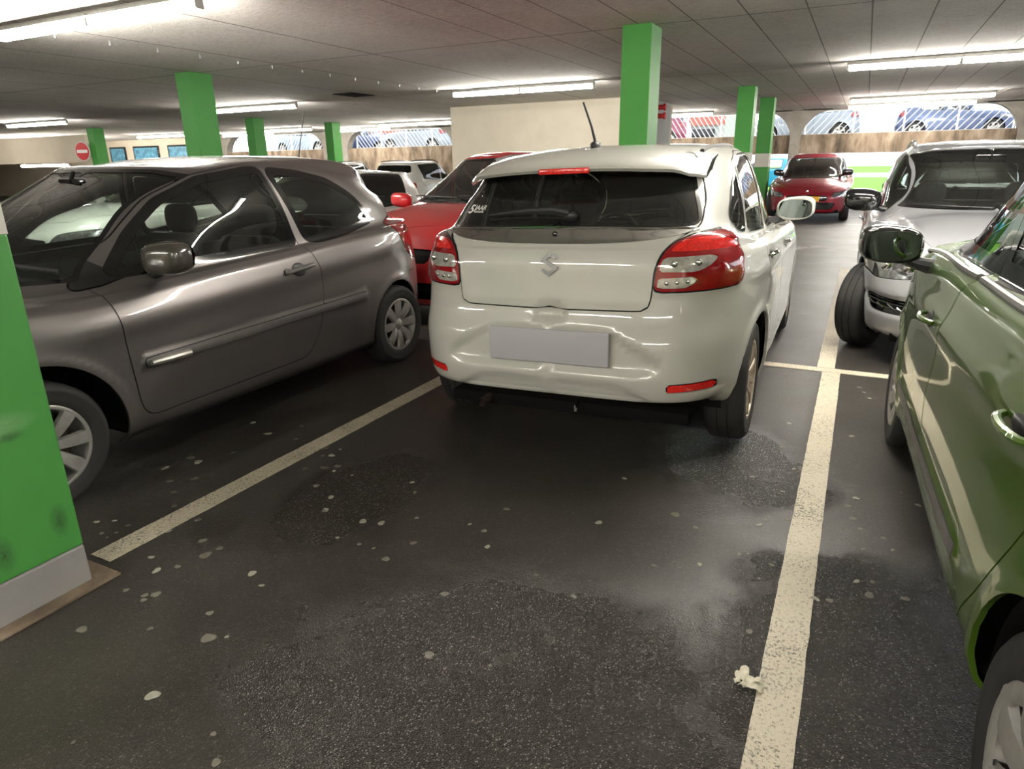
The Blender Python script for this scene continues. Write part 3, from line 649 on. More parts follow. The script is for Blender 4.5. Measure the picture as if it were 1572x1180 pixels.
    # roof spoiler with its lip
    m = MB(); V = []; n = 40; pr = [(.10, .006), (-.10, .012), (-.28, .004), (-.395, -.022), (-.41, -.036), (-.395, -.050), (-.30, -.040), (-.17, -.05), (-.12, -.06)]
    for i in range(n + 1):
        t = -1 + 2 * i / n; x = t * .60; e = abs(t)
        for y, dz in pr:
            q = (1 - .25 * e**3); y2 = y + (.22 * e**5 if y < 0 else 0); T = bd.top_pt(min(.53, abs(x)) * (1 if x >= 0 else -1), max(-.12, y2))[0].z
            zt = T + dz - (.10 * (-y2 - .12) if y2 < -.12 else 0) - .018 * e**4 - (.02 * max(0, (abs(x) - .53) / .085)**2) - .006 * e * e
            V.append((x, y2, zt))
    k = len(pr); F = [(i * k + j, i * k + j + 1, (i + 1) * k + j + 1, (i + 1) * k + j) for i in range(n) for j in range(k - 1)] + [tuple(range(k)), tuple(n * k + j for j in range(k))[::-1]]
    m.add(V, F); m.build('spoiler', MT['white'], tg)
    b = MB(); b.box((0, -.408, 1.340), (.245, .022, .026), .006)
    for i in range(11): b.box((-.10 + .02 * i, -.418, 1.340), (.008, .008, .010), .002)
    b.build('high_brake_lamp', MT['brightred'], tg)
    # rear wiper, emblem, sticker, aerial
    P = [bd.rear_pt(x, z) for x, z in ((.055, 1.135), (-.02, 1.140), (-.13, 1.142), (-.25, 1.140), (-.36, 1.132))]
    b = MB(); b.tube([a + n * o for (a, n), o in zip(P, (.035, .05, .045, .035, .028))], [.020, .022, .017, .012, .005], 10)
    b.ell(tuple(P[0][0] + P[0][1] * .02), (.036, .03, .026), 2.2); b.tube([a + n * .012 + Vector((0, 0, -.012)) for a, n in P], .005, 6); b.build('rear_wiper', MT['plastic'], tg)
    S1 = [(-.046, .008), (-.012, .040), (0, .052), (.040, .030), (.028, .020), (.004, .033), (-.016, .018), (.022, -.003), (.046, -.016), (.012, -.044), (0, -.056), (-.040, -.032), (-.028, -.022), (-.004, -.036), (.018, -.020), (-.022, .001)]
    a, n = bd.rear_pt(0, .945); b = MB(); b.prism([(x, y) for x, y in S1], 0, .006, frame(a + n * .006, n)); b.build('emblem', MT['emblem'], tg, auto=25)
    a, n = bd.rear_pt(-.485, 1.175); fr = frame(a + n * .0015, n); b = MB(); V, F = textmesh('5', .072, .0004, True); b.add(V, F, fr @ Matrix.Translation((-.02, 0, 0)) @ Matrix.Shear('XY', 4, (.25, 0)) if False else fr @ Matrix.Translation((-.022, 0, 0)))
    V, F = textmesh('JAAR', .040, .0004, True); b.add(V, F, fr @ Matrix.Translation((.042, .010, 0))); V, F = textmesh('GARANTIE', .015, .0004, True); b.add(V, F, fr @ Matrix.Translation((.042, -.014, 0))); b.build('window_sticker', MT['sticker'], tg, smooth=False)
    b = MB(); b.tube([bd.rear_pt(x, 1.094 - .010 * (x / .6)**2)[0] + bd.rear_pt(x, 1.09)[1] * .006 for x in np.linspace(-.595, .595, 25)], .006, 8); b.build('chrome_bead', MT['chrome'], tg)  # bead added to catch the ceiling lamps as a bright line
    for z, t in ((1.065, .0),):
        a, n = bd.rear_pt(0, z); b = MB(); b.ell(tuple(a + n * .008), (.014, .008, .012), 2); b.build('rear_camera', MT['gloss_black'], tg)
    a = bd.top_pt(-.0, .05)[0]; b = MB(); b.ell(tuple(a + Vector((0, 0, .010))), (.026, .045, .022), 2.3); b.tube([tuple(a + Vector((0, 0, .02))), tuple(a + Vector((-.012, -.03, .10))), tuple(a + Vector((-.03, -.10, .21)))], [.008, .006, .0045], 8); b.build('aerial', MT['plastic'], root)
    for sg in (1, -1):
        b = MB(); b.tube([bd.top_pt(sg * .545, y)[0] + Vector((0, 0, .004)) for y in np.linspace(-.02, 1.1, 14)], .011, 6); b.build('roof_moulding', MT['plastic'], root)
    # blank plate, tow eye, exhaust end
    b = MB(); b.box((.01, -.676, .585), (.585, .012, .158), .02, seg=4); o = b.build('blank_number_plate', MT['plate_grey'], root)
    b = MB(); b.tube([(.12, -.58, .30), (.12, -.61, .285), (.12, -.62, .265), (.12, -.61, .255), (.12, -.595, .27)], .008, 8); b.build('tow_eye', MT['chrome'], root)
    for sg in (1, -1):
        for x, z, r_ in ((.525, .874, .009), (.565, .876, .009), (.605, .879, .009), (.55, .95, .014), (.64, .953, .014)):
            a, n = bd.rear_pt(sg * x, z); b = MB(); b.ell(tuple(a + n * .012), (r_, r_ * .5, r_), 2, nu=14, nv=8); b.build('lamp_bulb', MT['chrome'], parts['lamp_%d' % sg])
    b = MB(); b.tube([(-.38, -.25, .24), (-.40, -.45, .235), (-.41, -.56, .225)], .022, 12, cap=False); b.box((-.30, -.2, .25), (.42, .3, .12), .05); b.build('exhaust', MT['brake'], root)
    return root, bd, p

# ------------------------------------------------------------------ the bronze grey three-door hatchback
def grey_hatchback():
    p = dict(hw=.855, yF=3.37, yR=-.66, Raf=.365, zsill=.205, wb=2.555, Rw=.29, Ra=.335, cowl=(2.56, .925), wstop=(1.60, 1.425), rgb=(-.47, 1.03), rgt=(-.20, 1.385),
        belt=[(-.4, 1.03), (.0, 1.02), (.5, .995), (1.0, .965), (1.8, .925), (2.3, .89), (3.0, .80)], nose=(3.2, .72), hwg=.765, hwr=.56, bulge=.026,
        roof=[(-.25, 1.43), (.1, 1.475), (.7, 1.50), (1.1, 1.49), (1.5, 1.45)], ztop=[(-.25, 1.30), (.15, 1.375), (.6, 1.43), (1.0, 1.45), (1.40, 1.43), (1.75, 1.30), (2.1, 1.10)],
        zrear=[.28, .26, .40, .55, .70, .82, .93, .99, 1.02], yrear=[.14, .04, .0, .0, .02, .05, .07, .085, .10], nr=4.3, nf=3.9, nrg=3.8, crown=.045, hws=[.10, .03, .012, .006, 0, .004, .018, .05, .065], shz=.905)
    lampf = side([(-.02, 1.03), (-.10, .94), (-.20, .81), (-.34, .74), (-.62, .74), (-.62, 1.05), (-.20, 1.07)], .04)
    c = dict(paint='grey', glass='glass', rim='nine', rimR=.192, rimmat='hubcap', mir=(1.86, .985, 0), mirmat='cover', mirk=1.0, seat_y=1.05, bench_y=.05,
        disp=[line_disp([(-.4, .90), (.3, .86), (1.3, .80), (2.4, .74)], .016, .06, -.3, 2.7, .5), line_disp([(.3, .34), (2.3, .36)], -.012, .07, .4, 2.15, .25),
              poly_disp(side([(2.07, .525), (2.07, .575), (.40, .615), (.40, .565)], .015), .014, .012, lambda P, N: (N[:, 0] > .4) * 1.0)],
        apil=[(.93, 2.18), (1.0, 2.11), (1.115, 1.96), (1.265, 1.76), (1.365, 1.53), (1.43, 1.2)], ws=[(-.01, .945), (.74, .945), (.79, .98), (.60, 1.375), (.45, 1.412), (-.01, 1.42)], rw=[(-.01, 1.05), (.58, 1.05), (.50, 1.34), (-.01, 1.38)],
        win=[dict(o=[(2.04, .955), (1.86, 1.115), (1.66, 1.265), (1.42, 1.365), (1.10, 1.408), (1.015, 1.408), (.925, .99)], door=0, r=.025, g=.02),
             dict(o=[(.955, 1.405), (.72, 1.385), (.48, 1.335), (.28, 1.225), (.125, 1.065), (.40, 1.02), (.70, .995), (.82, .995)], r=.05, g=.022)],
        doors=[dict(o=[(2.17, 1.03), (2.17, .92), (2.145, .70), (2.115, .34), (2.07, .285), (1.0, .30), (.93, .36), (.855, .50), (.82, .70), (.845, .86), (.905, .99), (.99, 1.432), (1.15, 1.435), (1.45, 1.39), (1.70, 1.285), (1.95, 1.10)], r=.05)],
        regions=[('body', lampf, 'lamp', .003, lambda ct: ct[1] < .1 and ct[0] > .42 and ct[2] > .7, 'gap'),
                 ('body', side([(2.07, .525), (2.07, .575), (.40, .615), (.40, .565)], .012), 'mould', .002, lambda ct: ct[0] > .5, 'gap'),
                 ('body', side([(2.29, .895), (2.05, .955), (2.16, 1.065), (2.10, 1.06), (1.96, .93)], .01) if False else side([(2.235, .905), (2.09, 1.03), (2.03, .98), (1.98, .94), (2.10, .915)], .015), 'sail', .002, lambda ct: ct[0] > .5, 'gap')],
        tg=[(-.01, .64), (.46, .66), (.50, .80), (.55, 1.0), (.60, 1.06), (.52, 1.395), (-.01, 1.40)],
        hoodp=[(-.01, 3.22), (.50, 3.10), (.70, 2.85), (.735, 2.55), (.5, 2.60), (-.01, 2.62)],
        bump=[('rear_bumper', lambda P: np.maximum(P[:, 2] - .66, P[:, 1] + .20), lambda ct: ct[1] < .0)],
        sparts=[('lamp', 'tail_lamp', 'redlens', .002, .01, 'x'), ('mould', 'side_moulding', 'greyplastic', .001, .006, 'x'), ('sail', 'mirror_sail', 'plastic', .002, .003, 'x')])
    root, bd, parts = build_car('grey_three_door_car', p, c)
    for sg in (1, -1):
        par = parts['door0_%d' % sg]
        P, n = bd.side_pt(1.02, .845, sg); fr = frame(P, n); b = MB()
        b.ell((0, 0, .001), (.052, .040, .008), 2.2, nu=28, nv=6); b.ell((sg * .09, 0, .001), (.03, .018, .008), 2.2, nu=20, nv=6); b.build('handle_recess', MT['plastic'], par).matrix_local = fr
        g = MB(); g.tube([(-.115, -.008, .006), (-.10, -.006, .020), (-.03, .0, .032), (.05, .006, .032), (.105, .012, .02), (.118, .012, .006)], [.010, .013, .015, .015, .013, .010], 10)
        g.build('door_handle', MT['greyplastic'], par).matrix_local = fr
        pts = [bd.side_pt(y, .552 - (y - 2.02) * 0.0, sg) for y in np.linspace(2.05, 1.84, 6)]
        b = MB(); b.tube([a + n * .012 for a, n in pts], [.014, .019, .019, .019, .019, .018], 10); b.build('moulding_badge', MT['alloy'], parts['mould_%d' % sg] or root)
    # wipers
    for x0, x1, s in ((-.55, .05, 1), (.02, .58, 1)):
        b = MB(); P = [bd.front_pt(x0 + (x1 - x0) * t, .975 + .045 * t + (.10 * t if s > 0 else 0)) for t in np.linspace(0, 1, 6)]
        b.tube([a + n * .02 for a, n in P], .008, 6); b.tube([a + n * .045 + Vector((0, 0, -.02)) for a, n in P[:4]], .009, 6); b.build('wiper', MT['plastic'], root)
    a = bd.top_pt(0, .02)[0]; b = MB(); b.ell(tuple(a), (.02, .03, .014), 2.3); b.tube([tuple(a), tuple(a + Vector((0, -.03, .10))), tuple(a + Vector((0, -.11, .34)))], [.006, .004, .003], 8); b.build('aerial', MT['plastic'], root)
    return root, bd, p
# ------------------------------------------------------------------ the car park
def nmath(nt, op, a, b=None):
    n = nt.nodes.new('ShaderNodeMath'); n.operation = op
    for i, v in enumerate((a, b)):
        if v is None: continue
        if isinstance(v, (int, float)): n.inputs[i].default_value = v
        else: nt.links.new(v, n.inputs[i])
    return n.outputs[0]
def ramp(nt, src, stops):
    r = nt.nodes.new('ShaderNodeValToRGB'); e = r.color_ramp.elements
    while len(e) < len(stops): e.new(0.5)
    for i, (p, c) in enumerate(stops): e[i].position = p; e[i].color = (*c, 1) if len(c) == 3 else c
    nt.links.new(src, r.inputs[0]); return r.outputs[0]
def noise(nt, vec, scale, detail=4, rough=.5, dist=0):
    n = nt.nodes.new('ShaderNodeTexNoise'); n.inputs['Scale'].default_value = scale; n.inputs['Detail'].default_value = detail; n.inputs['Roughness'].default_value = rough; n.inputs['Distortion'].default_value = dist
    nt.links.new(vec, n.inputs['Vector']); return n.outputs[0]
def mapping(nt, vec, scale=(1, 1, 1), loc=(0, 0, 0), rot=(0, 0, 0)):
    m = nt.nodes.new('ShaderNodeMapping'); m.inputs['Scale'].default_value = scale; m.inputs['Location'].default_value = loc; m.inputs['Rotation'].default_value = rot
    nt.links.new(vec, m.inputs['Vector']); return m.outputs[0]
def gv(x): return (x, x, x)
def asphalt():
    m, nt, b = nodemat('wet_asphalt'); tc = nt.nodes.new('ShaderNodeTexCoord'); o = tc.outputs['Object']
    big = noise(nt, o, .55, 3, .5, .6); mid = noise(nt, o, 2.2, 5, .6, .4); fine = noise(nt, o, 160, 3, .7)
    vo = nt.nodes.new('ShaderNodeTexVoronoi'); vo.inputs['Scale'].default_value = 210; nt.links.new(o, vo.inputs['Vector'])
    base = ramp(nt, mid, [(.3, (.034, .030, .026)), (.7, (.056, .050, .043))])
    spk = ramp(nt, vo.outputs['Color'], [(.0, gv(.5)), (.75, gv(.95)), (.92, gv(1.5)), (1, gv(3.2))])  # stone speckle; brightest cells lifted to paint in sparkle
    mx = nt.nodes.new('ShaderNodeMix'); mx.data_type = 'RGBA'; mx.blend_type = 'MULTIPLY'; mx.inputs[0].default_value = 1
    nt.links.new(base, mx.inputs[6]); nt.links.new(spk, mx.inputs[7])
    # smooth sealed patches, and rough wet ones whose stone glints are painted in as pale grains
    def blob(cx, cy, rx_, ry2):
        v = mapping(nt, o, (1 / rx_, 1 / ry2, 0), (-cx / rx_, -cy / ry2, 0)); ln = nt.nodes.new('ShaderNodeVectorMath'); ln.operation = 'LENGTH'; nt.links.new(v, ln.inputs[0]); return nmath(nt, 'SUBTRACT', 1, ln.outputs['Value'])
    nz2 = nmath(nt, 'MULTIPLY', nmath(nt, 'SUBTRACT', noise(nt, o, 1.6, 5, .55, .3), .5), 1.5)
    f = nmath(nt, 'MAXIMUM', nmath(nt, 'MAXIMUM', blob(-.75, 1.35, .85, .62), blob(.35, 1.7, .75, 1.1)), nmath(nt, 'MAXIMUM', blob(-.35, 3.2, .5, .6), blob(-1.9, 2.1, .35, .6)))
    wet = ramp(nt, nmath(nt, 'MAXIMUM', nmath(nt, 'ADD', f, nz2), nmath(nt, 'SUBTRACT', nmath(nt, 'MULTIPLY', big, 3.2), 1.9)), [(-.0, gv(0)), (.30, gv(1))])
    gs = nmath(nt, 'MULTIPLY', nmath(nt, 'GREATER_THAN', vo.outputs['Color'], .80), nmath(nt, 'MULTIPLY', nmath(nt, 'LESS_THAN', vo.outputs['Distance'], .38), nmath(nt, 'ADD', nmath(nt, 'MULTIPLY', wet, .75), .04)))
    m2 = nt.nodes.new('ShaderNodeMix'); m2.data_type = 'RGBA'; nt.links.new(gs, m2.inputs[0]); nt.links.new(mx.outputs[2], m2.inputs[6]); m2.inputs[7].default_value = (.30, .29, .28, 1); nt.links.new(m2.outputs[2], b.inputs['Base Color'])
    r = ramp(nt, wet, [(0, gv(.46)), (1, gv(.22))]); rr = ramp(nt, mid, [(.3, gv(-.06 + .1)), (.75, gv(.16))])
    nt.links.new(nmath(nt, 'ADD', r, nmath(nt, 'SUBTRACT', rr, .08)), b.inputs['Roughness'])
    h = nmath(nt, 'ADD', nmath(nt, 'MULTIPLY', vo.outputs['Distance'], nmath(nt, 'ADD', nmath(nt, 'MULTIPLY', wet, 1.3), .12)), nmath(nt, 'MULTIPLY', fine, .22))
    bp = nt.nodes.new('ShaderNodeBump'); bp.inputs['Strength'].default_value = .7; bp.inputs['Distance'].default_value = .005; nt.links.new(h, bp.inputs['Height']); nt.links.new(bp.outputs[0], b.inputs['Normal'])
    setin(b, Specular_IOR_Level=.5); return m
def line_paint():
    m, nt, b = nodemat('worn_line_paint'); tc = nt.nodes.new('ShaderNodeTexCoord'); o = tc.outputs['Object']
    a = noise(nt, o, 110, 4, .75); c = noise(nt, o, 3, 3); w = nmath(nt, 'ADD', a, nmath(nt, 'MULTIPLY', c, .28))
    nt.links.new(ramp(nt, w, [(.46, (.06, .055, .045)), (.53, (.28, .25, .19)), (.60, (.56, .50, .385)), (1, (.64, .58, .455))]), b.inputs['Base Color'])
    bp = nt.nodes.new('ShaderNodeBump'); bp.inputs['Strength'].default_value = .35; bp.inputs['Distance'].default_value = .004; nt.links.new(a, bp.inputs['Height']); nt.links.new(bp.outputs[0], b.inputs['Normal'])
    setin(b, Roughness=.6); return m
def ceiling_mat():
    m, nt, b = nodemat('concrete_ceiling'); tc = nt.nodes.new('ShaderNodeTexCoord'); o = tc.outputs['Object']; sp = nt.nodes.new('ShaderNodeSeparateXYZ'); nt.links.new(o, sp.inputs[0])
    f = noise(nt, mapping(nt, o, (9, 70, 9)), 1, 5, .65, .3); g = noise(nt, o, .5, 4, .6); s = noise(nt, o, 55, 3, .75)
    v = nmath(nt, 'ADD', nmath(nt, 'MULTIPLY', f, .45), nmath(nt, 'ADD', nmath(nt, 'MULTIPLY', g, .22), nmath(nt, 'MULTIPLY', s, .33)))
    col = ramp(nt, v, [(.38, (.42, .395, .37)), (.5, (.66, .635, .60)), (.62, (.82, .795, .76))])
    def seam(src, period, off, w):
        q = nmath(nt, 'FRACT', nmath(nt, 'DIVIDE', nmath(nt, 'SUBTRACT', src, off - period / 2), period)); return nmath(nt, 'LESS_THAN', nmath(nt, 'ABSOLUTE', nmath(nt, 'SUBTRACT', q, .5)), w / period / 2)
    s1 = nmath(nt, 'MULTIPLY', seam(sp.outputs[0], .59, -.14, .016), nmath(nt, 'GREATER_THAN', sp.outputs[0], -4.6)); s2 = seam(sp.outputs[1], 5.05, 18.45, .03)
    s3 = nmath(nt, 'MULTIPLY', seam(sp.outputs[0], 1.78, -8.1, .03), nmath(nt, 'LESS_THAN', sp.outputs[0], -4.6))
    sm = nmath(nt, 'MAXIMUM', nmath(nt, 'MAXIMUM', s1, s3), s2)
    mx = nt.nodes.new('ShaderNodeMix'); mx.data_type = 'RGBA'; nt.links.new(nmath(nt, 'MULTIPLY', sm, .75), mx.inputs[0]); nt.links.new(col, mx.inputs[6]); mx.inputs[7].default_value = (.07, .065, .06, 1); nt.links.new(mx.outputs[2], b.inputs['Base Color'])
    bp = nt.nodes.new('ShaderNodeBump'); bp.inputs['Strength'].default_value = .9; bp.inputs['Distance'].default_value = .02; nt.links.new(nmath(nt, 'SUBTRACT', v, sm), bp.inputs['Height']); nt.links.new(bp.outputs[0], b.inputs['Normal']); setin(b, Roughness=.9, Specular_IOR_Level=.2); return m
def mottled(name, stops, scale=3, stretch=(1, 1, 1), rough=.85, bump=.3, bs=40, detail=6):
    m, nt, b = nodemat(name); tc = nt.nodes.new('ShaderNodeTexCoord'); o = mapping(nt, tc.outputs['Object'], stretch)
    v = noise(nt, o, scale, detail, .62, .3); nt.links.new(ramp(nt, v, stops), b.inputs['Base Color'])
    bp = nt.nodes.new('ShaderNodeBump'); bp.inputs['Strength'].default_value = bump; bp.inputs['Distance'].default_value = .006; nt.links.new(noise(nt, tc.outputs['Object'], bs, 4), bp.inputs['Height']); nt.links.new(bp.outputs[0], b.inputs['Normal']); setin(b, Roughness=rough, Specular_IOR_Level=.25); return m
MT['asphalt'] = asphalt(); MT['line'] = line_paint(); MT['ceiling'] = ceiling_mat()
MT['green_wall'] = mottled('green_pillar_paint', [(.3, (.048, .215, .040)), (.7, (.058, .245, .050))], 1.5, bump=.25, bs=25, rough=.55)
MT['greybase'] = mottled('grey_base_paint', [(.3, (.21, .20, .195)), (.7, (.26, .25, .245))], 4, rough=.7)
MT['cream'] = mottled('cream_render', [(.3, (.60, .55, .45)), (.7, (.66, .61, .50))], 2, rough=.8, bump=.15)
MT['beige'] = mottled('beige_panel', [(.3, (.58, .51, .40)), (.7, (.64, .57, .46))], 1.2, rough=.7, bump=.1)
MT['palewhite'] = mottled('pale_render', [(.3, (.42, .42, .41)), (.7, (.48, .48, .47))], 2)
MT['band'] = mottled('pale_band_paint', [(.3, (.47, .46, .40)), (.7, (.53, .52, .46))], 3)
MT['stained'] = mottled('stained_concrete', [(.32, (.045, .035, .025)), (.5, (.16, .12, .085)), (.68, (.27, .22, .17))], 2.2, (1.4, 1.4, .5))
MT['concrete'] = mottled('grey_concrete', [(.3, (.16, .145, .125)), (.7, (.27, .25, .22))], 2)
MT['deck'] = mottled('deck_concrete', [(.3, (.30, .30, .29)), (.7, (.38, .38, .37))], 2)
MT['grass'] = mottled('grass', [(.3, (.10, .26, .02)), (.7, (.20, .42, .04))], 9)
MT['road'] = mottled('pale_paving', [(.3, (.45, .46, .47)), (.7, (.55, .56, .57))], 2)
MT['railpaint'] = simple('white_rail_paint', (.75, .76, .78), .5)
MT['housing'] = simple('lamp_housing', (.55, .54, .50), .45)
MT['tube'] = emit('fluorescent_tube', (1.0, .95, .86), TUBE_POWER)
MT['gum'] = mottled('trodden_gum', [(.3, (.12, .112, .095)), (.7, (.22, .205, .17))], 30, rough=.7)
MT['gum_pale'] = mottled('fresh_gum', [(.3, (.26, .25, .20)), (.7, (.40, .39, .32))], 30, rough=.7)
MT['redsign'] = simple('red_sign', (.55, .01, .015), .4); MT['whitesign'] = simple('white_sign', (.8, .8, .78), .4)
MT['siding'] = simple('red_siding', (.50, .16, .13), .7); MT['screen_blue'] = simple('poster_blue', (.12, .30, .42), .3, var=.5, scale=6); MT['tissue'] = mottled('crumpled_tissue', [(.3, (.62, .58, .45)), (.7, (.76, .73, .62))], 60, rough=.9, bump=.4)
MT['steel'] = simple('galvanised_steel', (.45, .46, .47), .4, metal=.8)

CZ = 2.90
def sbox(name, x0, x1, y0, y1, z0, z1, mat, bev=0.0, parent=None):
    b = MB(); c = ((x0 + x1) / 2, (y0 + y1) / 2, (z0 + z1) / 2); b.box((0, 0, 0), (x1 - x0, y1 - y0, z1 - z0), bev)
    o = b.build(name, MT[mat], parent, smooth=bev > 0); o.location = c; return o
XL, XR, YB, YF = -58.0, 11.0, -8.0, 24.5
def origin_box(name, x0, x1, y0, y1, z0, z1, mat):
    b = MB(); b.box(((x0 + x1) / 2, (y0 + y1) / 2, (z0 + z1) / 2), (x1 - x0, y1 - y0, z1 - z0)); return b.build(name, MT[mat], None, smooth=False)
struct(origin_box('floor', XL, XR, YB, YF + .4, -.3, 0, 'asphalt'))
struct(origin_box('ceiling', XL, XR, YB, YF + .4, CZ, CZ + .3, 'ceiling'))
struct(origin_box('wall_rear', XL, XR, YB - .2, YB, 0, CZ, 'beige'))
struct(origin_box('ground_rear', XL, 60, -60, YB - .2, -.3, -.01, 'road')); struct(origin_box('ground_right', XR + .2, 60, YB - .2, 24.8, -.3, -.01, 'road'))  # unseen pale ground outside, laid to bounce daylight up to the ceiling
struct(origin_box('wall_right', XR, XR + .2, YB, YF + .4, 0, .95, 'concrete'))  # kept low so added daylight from the right reaches the ceiling
struct(origin_box('wall_left', XL - .3, XL, YB, YF + .4, 0, CZ, 'beige'))
# far wall: concrete pierced by long arched openings; open to the grass below the parapet east of the stair block
def arch_wall():
    # piers at x = ... ; opening top corners rounded
    piers = [(3.74, 4.15), (-2.28, -1.98), (-8.35, -8.05), (-14.95, -14.55), (-21.70, -20.35), (-28.2, -27.75)]
    xs = [XR] + [v for a, b in sorted(piers, reverse=True) for v in (b, a)] + [-30.0]
    b = MB(); ops = []
    for i in range(0, len(xs) - 1, 2): ops.append((xs[i + 1], xs[i]))
    T = .35; zt = CZ - .03; y0, y1 = YF, YF + T; r = .85; n = 10
    for a, c in sorted(piers): b.box(((a + c) / 2, (y0 + y1) / 2, CZ / 2), (c - a, T, CZ))
    for (a, c) in ops:
        for (xc, s) in ((a, 1), (c, -1)):
            rx_ = min(r, (c - a) / 2); poly = [(xc, CZ), (xc, zt - r)]
            for k in range(1, n + 1):
                t = PI / 2 * k / n; poly.append((xc + s * rx_ * (1 - math.cos(t)), zt - r + r * math.sin(t)))
            poly.append((xc + s * rx_, CZ))
            if s < 0: poly = poly[::-1]
            b.prism(poly, -T, 0, Matrix.Translation((0, y0, 0)) @ rx(PI / 2))
        b.box(((a + c) / 2, (y0 + y1) / 2, CZ - .015), (c - a, T, .03))
    return b.build('wall_far', MT['concrete'], None, smooth=False)
struct(arch_wall())
for i, (a, b_) in enumerate([(-1.98, 3.74), (-8.05, -2.28), (-14.55, -8.35), (-20.35, -14.95), (-27.75, -21.70), (4.15, XR)]):
    low = 1.58 if a > -9 else 0.0
    o = origin_box('trim_%d' % (i + 1), a, b_, YF + .08, YF + .30, low, 2.16, 'stained'); struct(o)
struct(origin_box('wall_back_left', XL, -28.2, YF, YF + .35, 0, CZ, 'beige'))
# stair block
struct(origin_box('wall_stair_front', -10.31, -4.95, 16.85, 17.05, 0, CZ, 'cream'))
struct(origin_box('wall_stair_side', -5.15, -4.95, 17.05, 19.6, 0, CZ, 'palewhite'))
struct(origin_box('wall_stair_left', -10.31, -10.11, 17.05, 19.6, 0, CZ, 'cream'))
struct(origin_box('wall_stair_back', -10.31, -4.95, 19.6, 19.8, 0, CZ, 'cream'))
struct(origin_box('wall_lintel_left', XL, -26.6, 16.9, 17.1, 1.72, 2.72, 'beige'))
# outside: grass, paving, the raised deck
struct(origin_box('ground', -90, 70, YF + .4, 150, -.5, -.02, 'grass'))
struct(origin_box('path_1', -90, 70, 24.9, 33, -.02, 0, 'road')); struct(origin_box('path_2', -90, 70, 62, 80, -.02, .0, 'road'))
struct(origin_box('deck', -70, 30, 24.9, 31.5, 1.82, 2.07, 'deck'))

# pillars
def scuffed():
    m, nt, b = nodemat('scuffed_green_paint'); tc = nt.nodes.new('ShaderNodeTexCoord'); o = tc.outputs['Object']
    v = noise(nt, o, 1.5, 6, .62, .3); base = ramp(nt, v, [(.3, (.048, .215, .040)), (.7, (.058, .245, .050))])
    def spot(y, z, ry_, rz2):
        q = mapping(nt, o, (0, 1 / ry_, 1 / rz2), (0, -y / ry_, -z / rz2)); ln = nt.nodes.new('ShaderNodeVectorMath'); ln.operation = 'LENGTH'; nt.links.new(q, ln.inputs[0]); return nmath(nt, 'SUBTRACT', 1, ln.outputs['Value'])
    f = None
    for s in SCUFFS: f = spot(*s) if f is None else nmath(nt, 'MAXIMUM', f, spot(*s))
    g = nmath(nt, 'MULTIPLY', nmath(nt, 'MAXIMUM', f, 0), nmath(nt, 'MULTIPLY', noise(nt, o, 70, 4, .7), 1.5))
    pale = nmath(nt, 'MULTIPLY', nmath(nt, 'MAXIMUM', spot(.02, .66, .16, .05), 0), nmath(nt, 'MULTIPLY', noise(nt, mapping(nt, o, (20, 20, 60)), 1, 4, .7), 1.1))
    m1 = nt.nodes.new('ShaderNodeMix'); m1.data_type = 'RGBA'; nt.links.new(pale, m1.inputs[0]); nt.links.new(base, m1.inputs[6]); m1.inputs[7].default_value = (.30, .46, .26, 1)
    m2 = nt.nodes.new('ShaderNodeMix'); m2.data_type = 'RGBA'; nt.links.new(g, m2.inputs[0]); nt.links.new(m1.outputs[2], m2.inputs[6]); m2.inputs[7].default_value = (.02, .04, .015, 1)
    nt.links.new(m2.outputs[2], b.inputs['Base Color']); setin(b, Roughness=.5); return m
SCUFFS = [(-.02, .245, .035, .075), (-.11, .27, .03, .06), (.16, .28, .035, .07), (.08, .62, .05, .02), (-.05, .52, .04, .015)]
MT['scuffed'] = scuffed()
def pillar(x0, y0, label, w=.345, d=.44):
    r = empty('pillar', (x0 + w / 2, y0 + d / 2, 0)); tag(r, label, 'pillar', 'green painted concrete pillars')
    for nm, z0, z1, mt, e in (('pillar_base', 0, .155, 'greybase', .0), ('pillar_shaft', .155, 1.24, 'green_wall', 0), ('pillar_band', 1.24, 1.57, 'band', 0), ('pillar_head', 1.57, CZ, 'green_wall', 0)):
        b = MB(); b.box((0, 0, (z0 + z1) / 2), (w + e, d + e, z1 - z0), .008 if nm != 'pillar_band' else 0); b.build(nm, MT[mt], r, smooth=False)
    return r
_gw = MT['green_wall']; MT['green_wall'] = MT['scuffed']
pl = pillar(-2.665, .735, 'green and white pillar beside the grey car, its grey foot nearest the camera')
MT['green_wall'] = _gw
b = MB(); b.box((0, 0, .006), (.46, .58, .012), .004); b.build('pillar_kerb', MT['stained'], pl); 
pillar(-2.68, 8.2, 'thick green pillar rising behind the roof of the white hatchback')
pillar(-2.62, 16.0, 'green pillar left of the far crimson car, the nearer of that pair')
pillar(-2.58, 19.15, 'green pillar just behind the crimson car, the farther of that pair')
pillar(-10.2, 8.17, 'broad green pillar above the roof of the grey car')
pillar(-17.6, 16.4, 'middle green pillar seen over the grey car, before the arched wall')
pillar(-17.3, 19.7, 'farther bright green pillar standing before the white vans')
pillar(-25.95, 16.6, 'green pillar carrying the round no entry sign')
pillar(-17.6, 8.17, 'green pillar half hidden behind the broad pillar above the grey car')

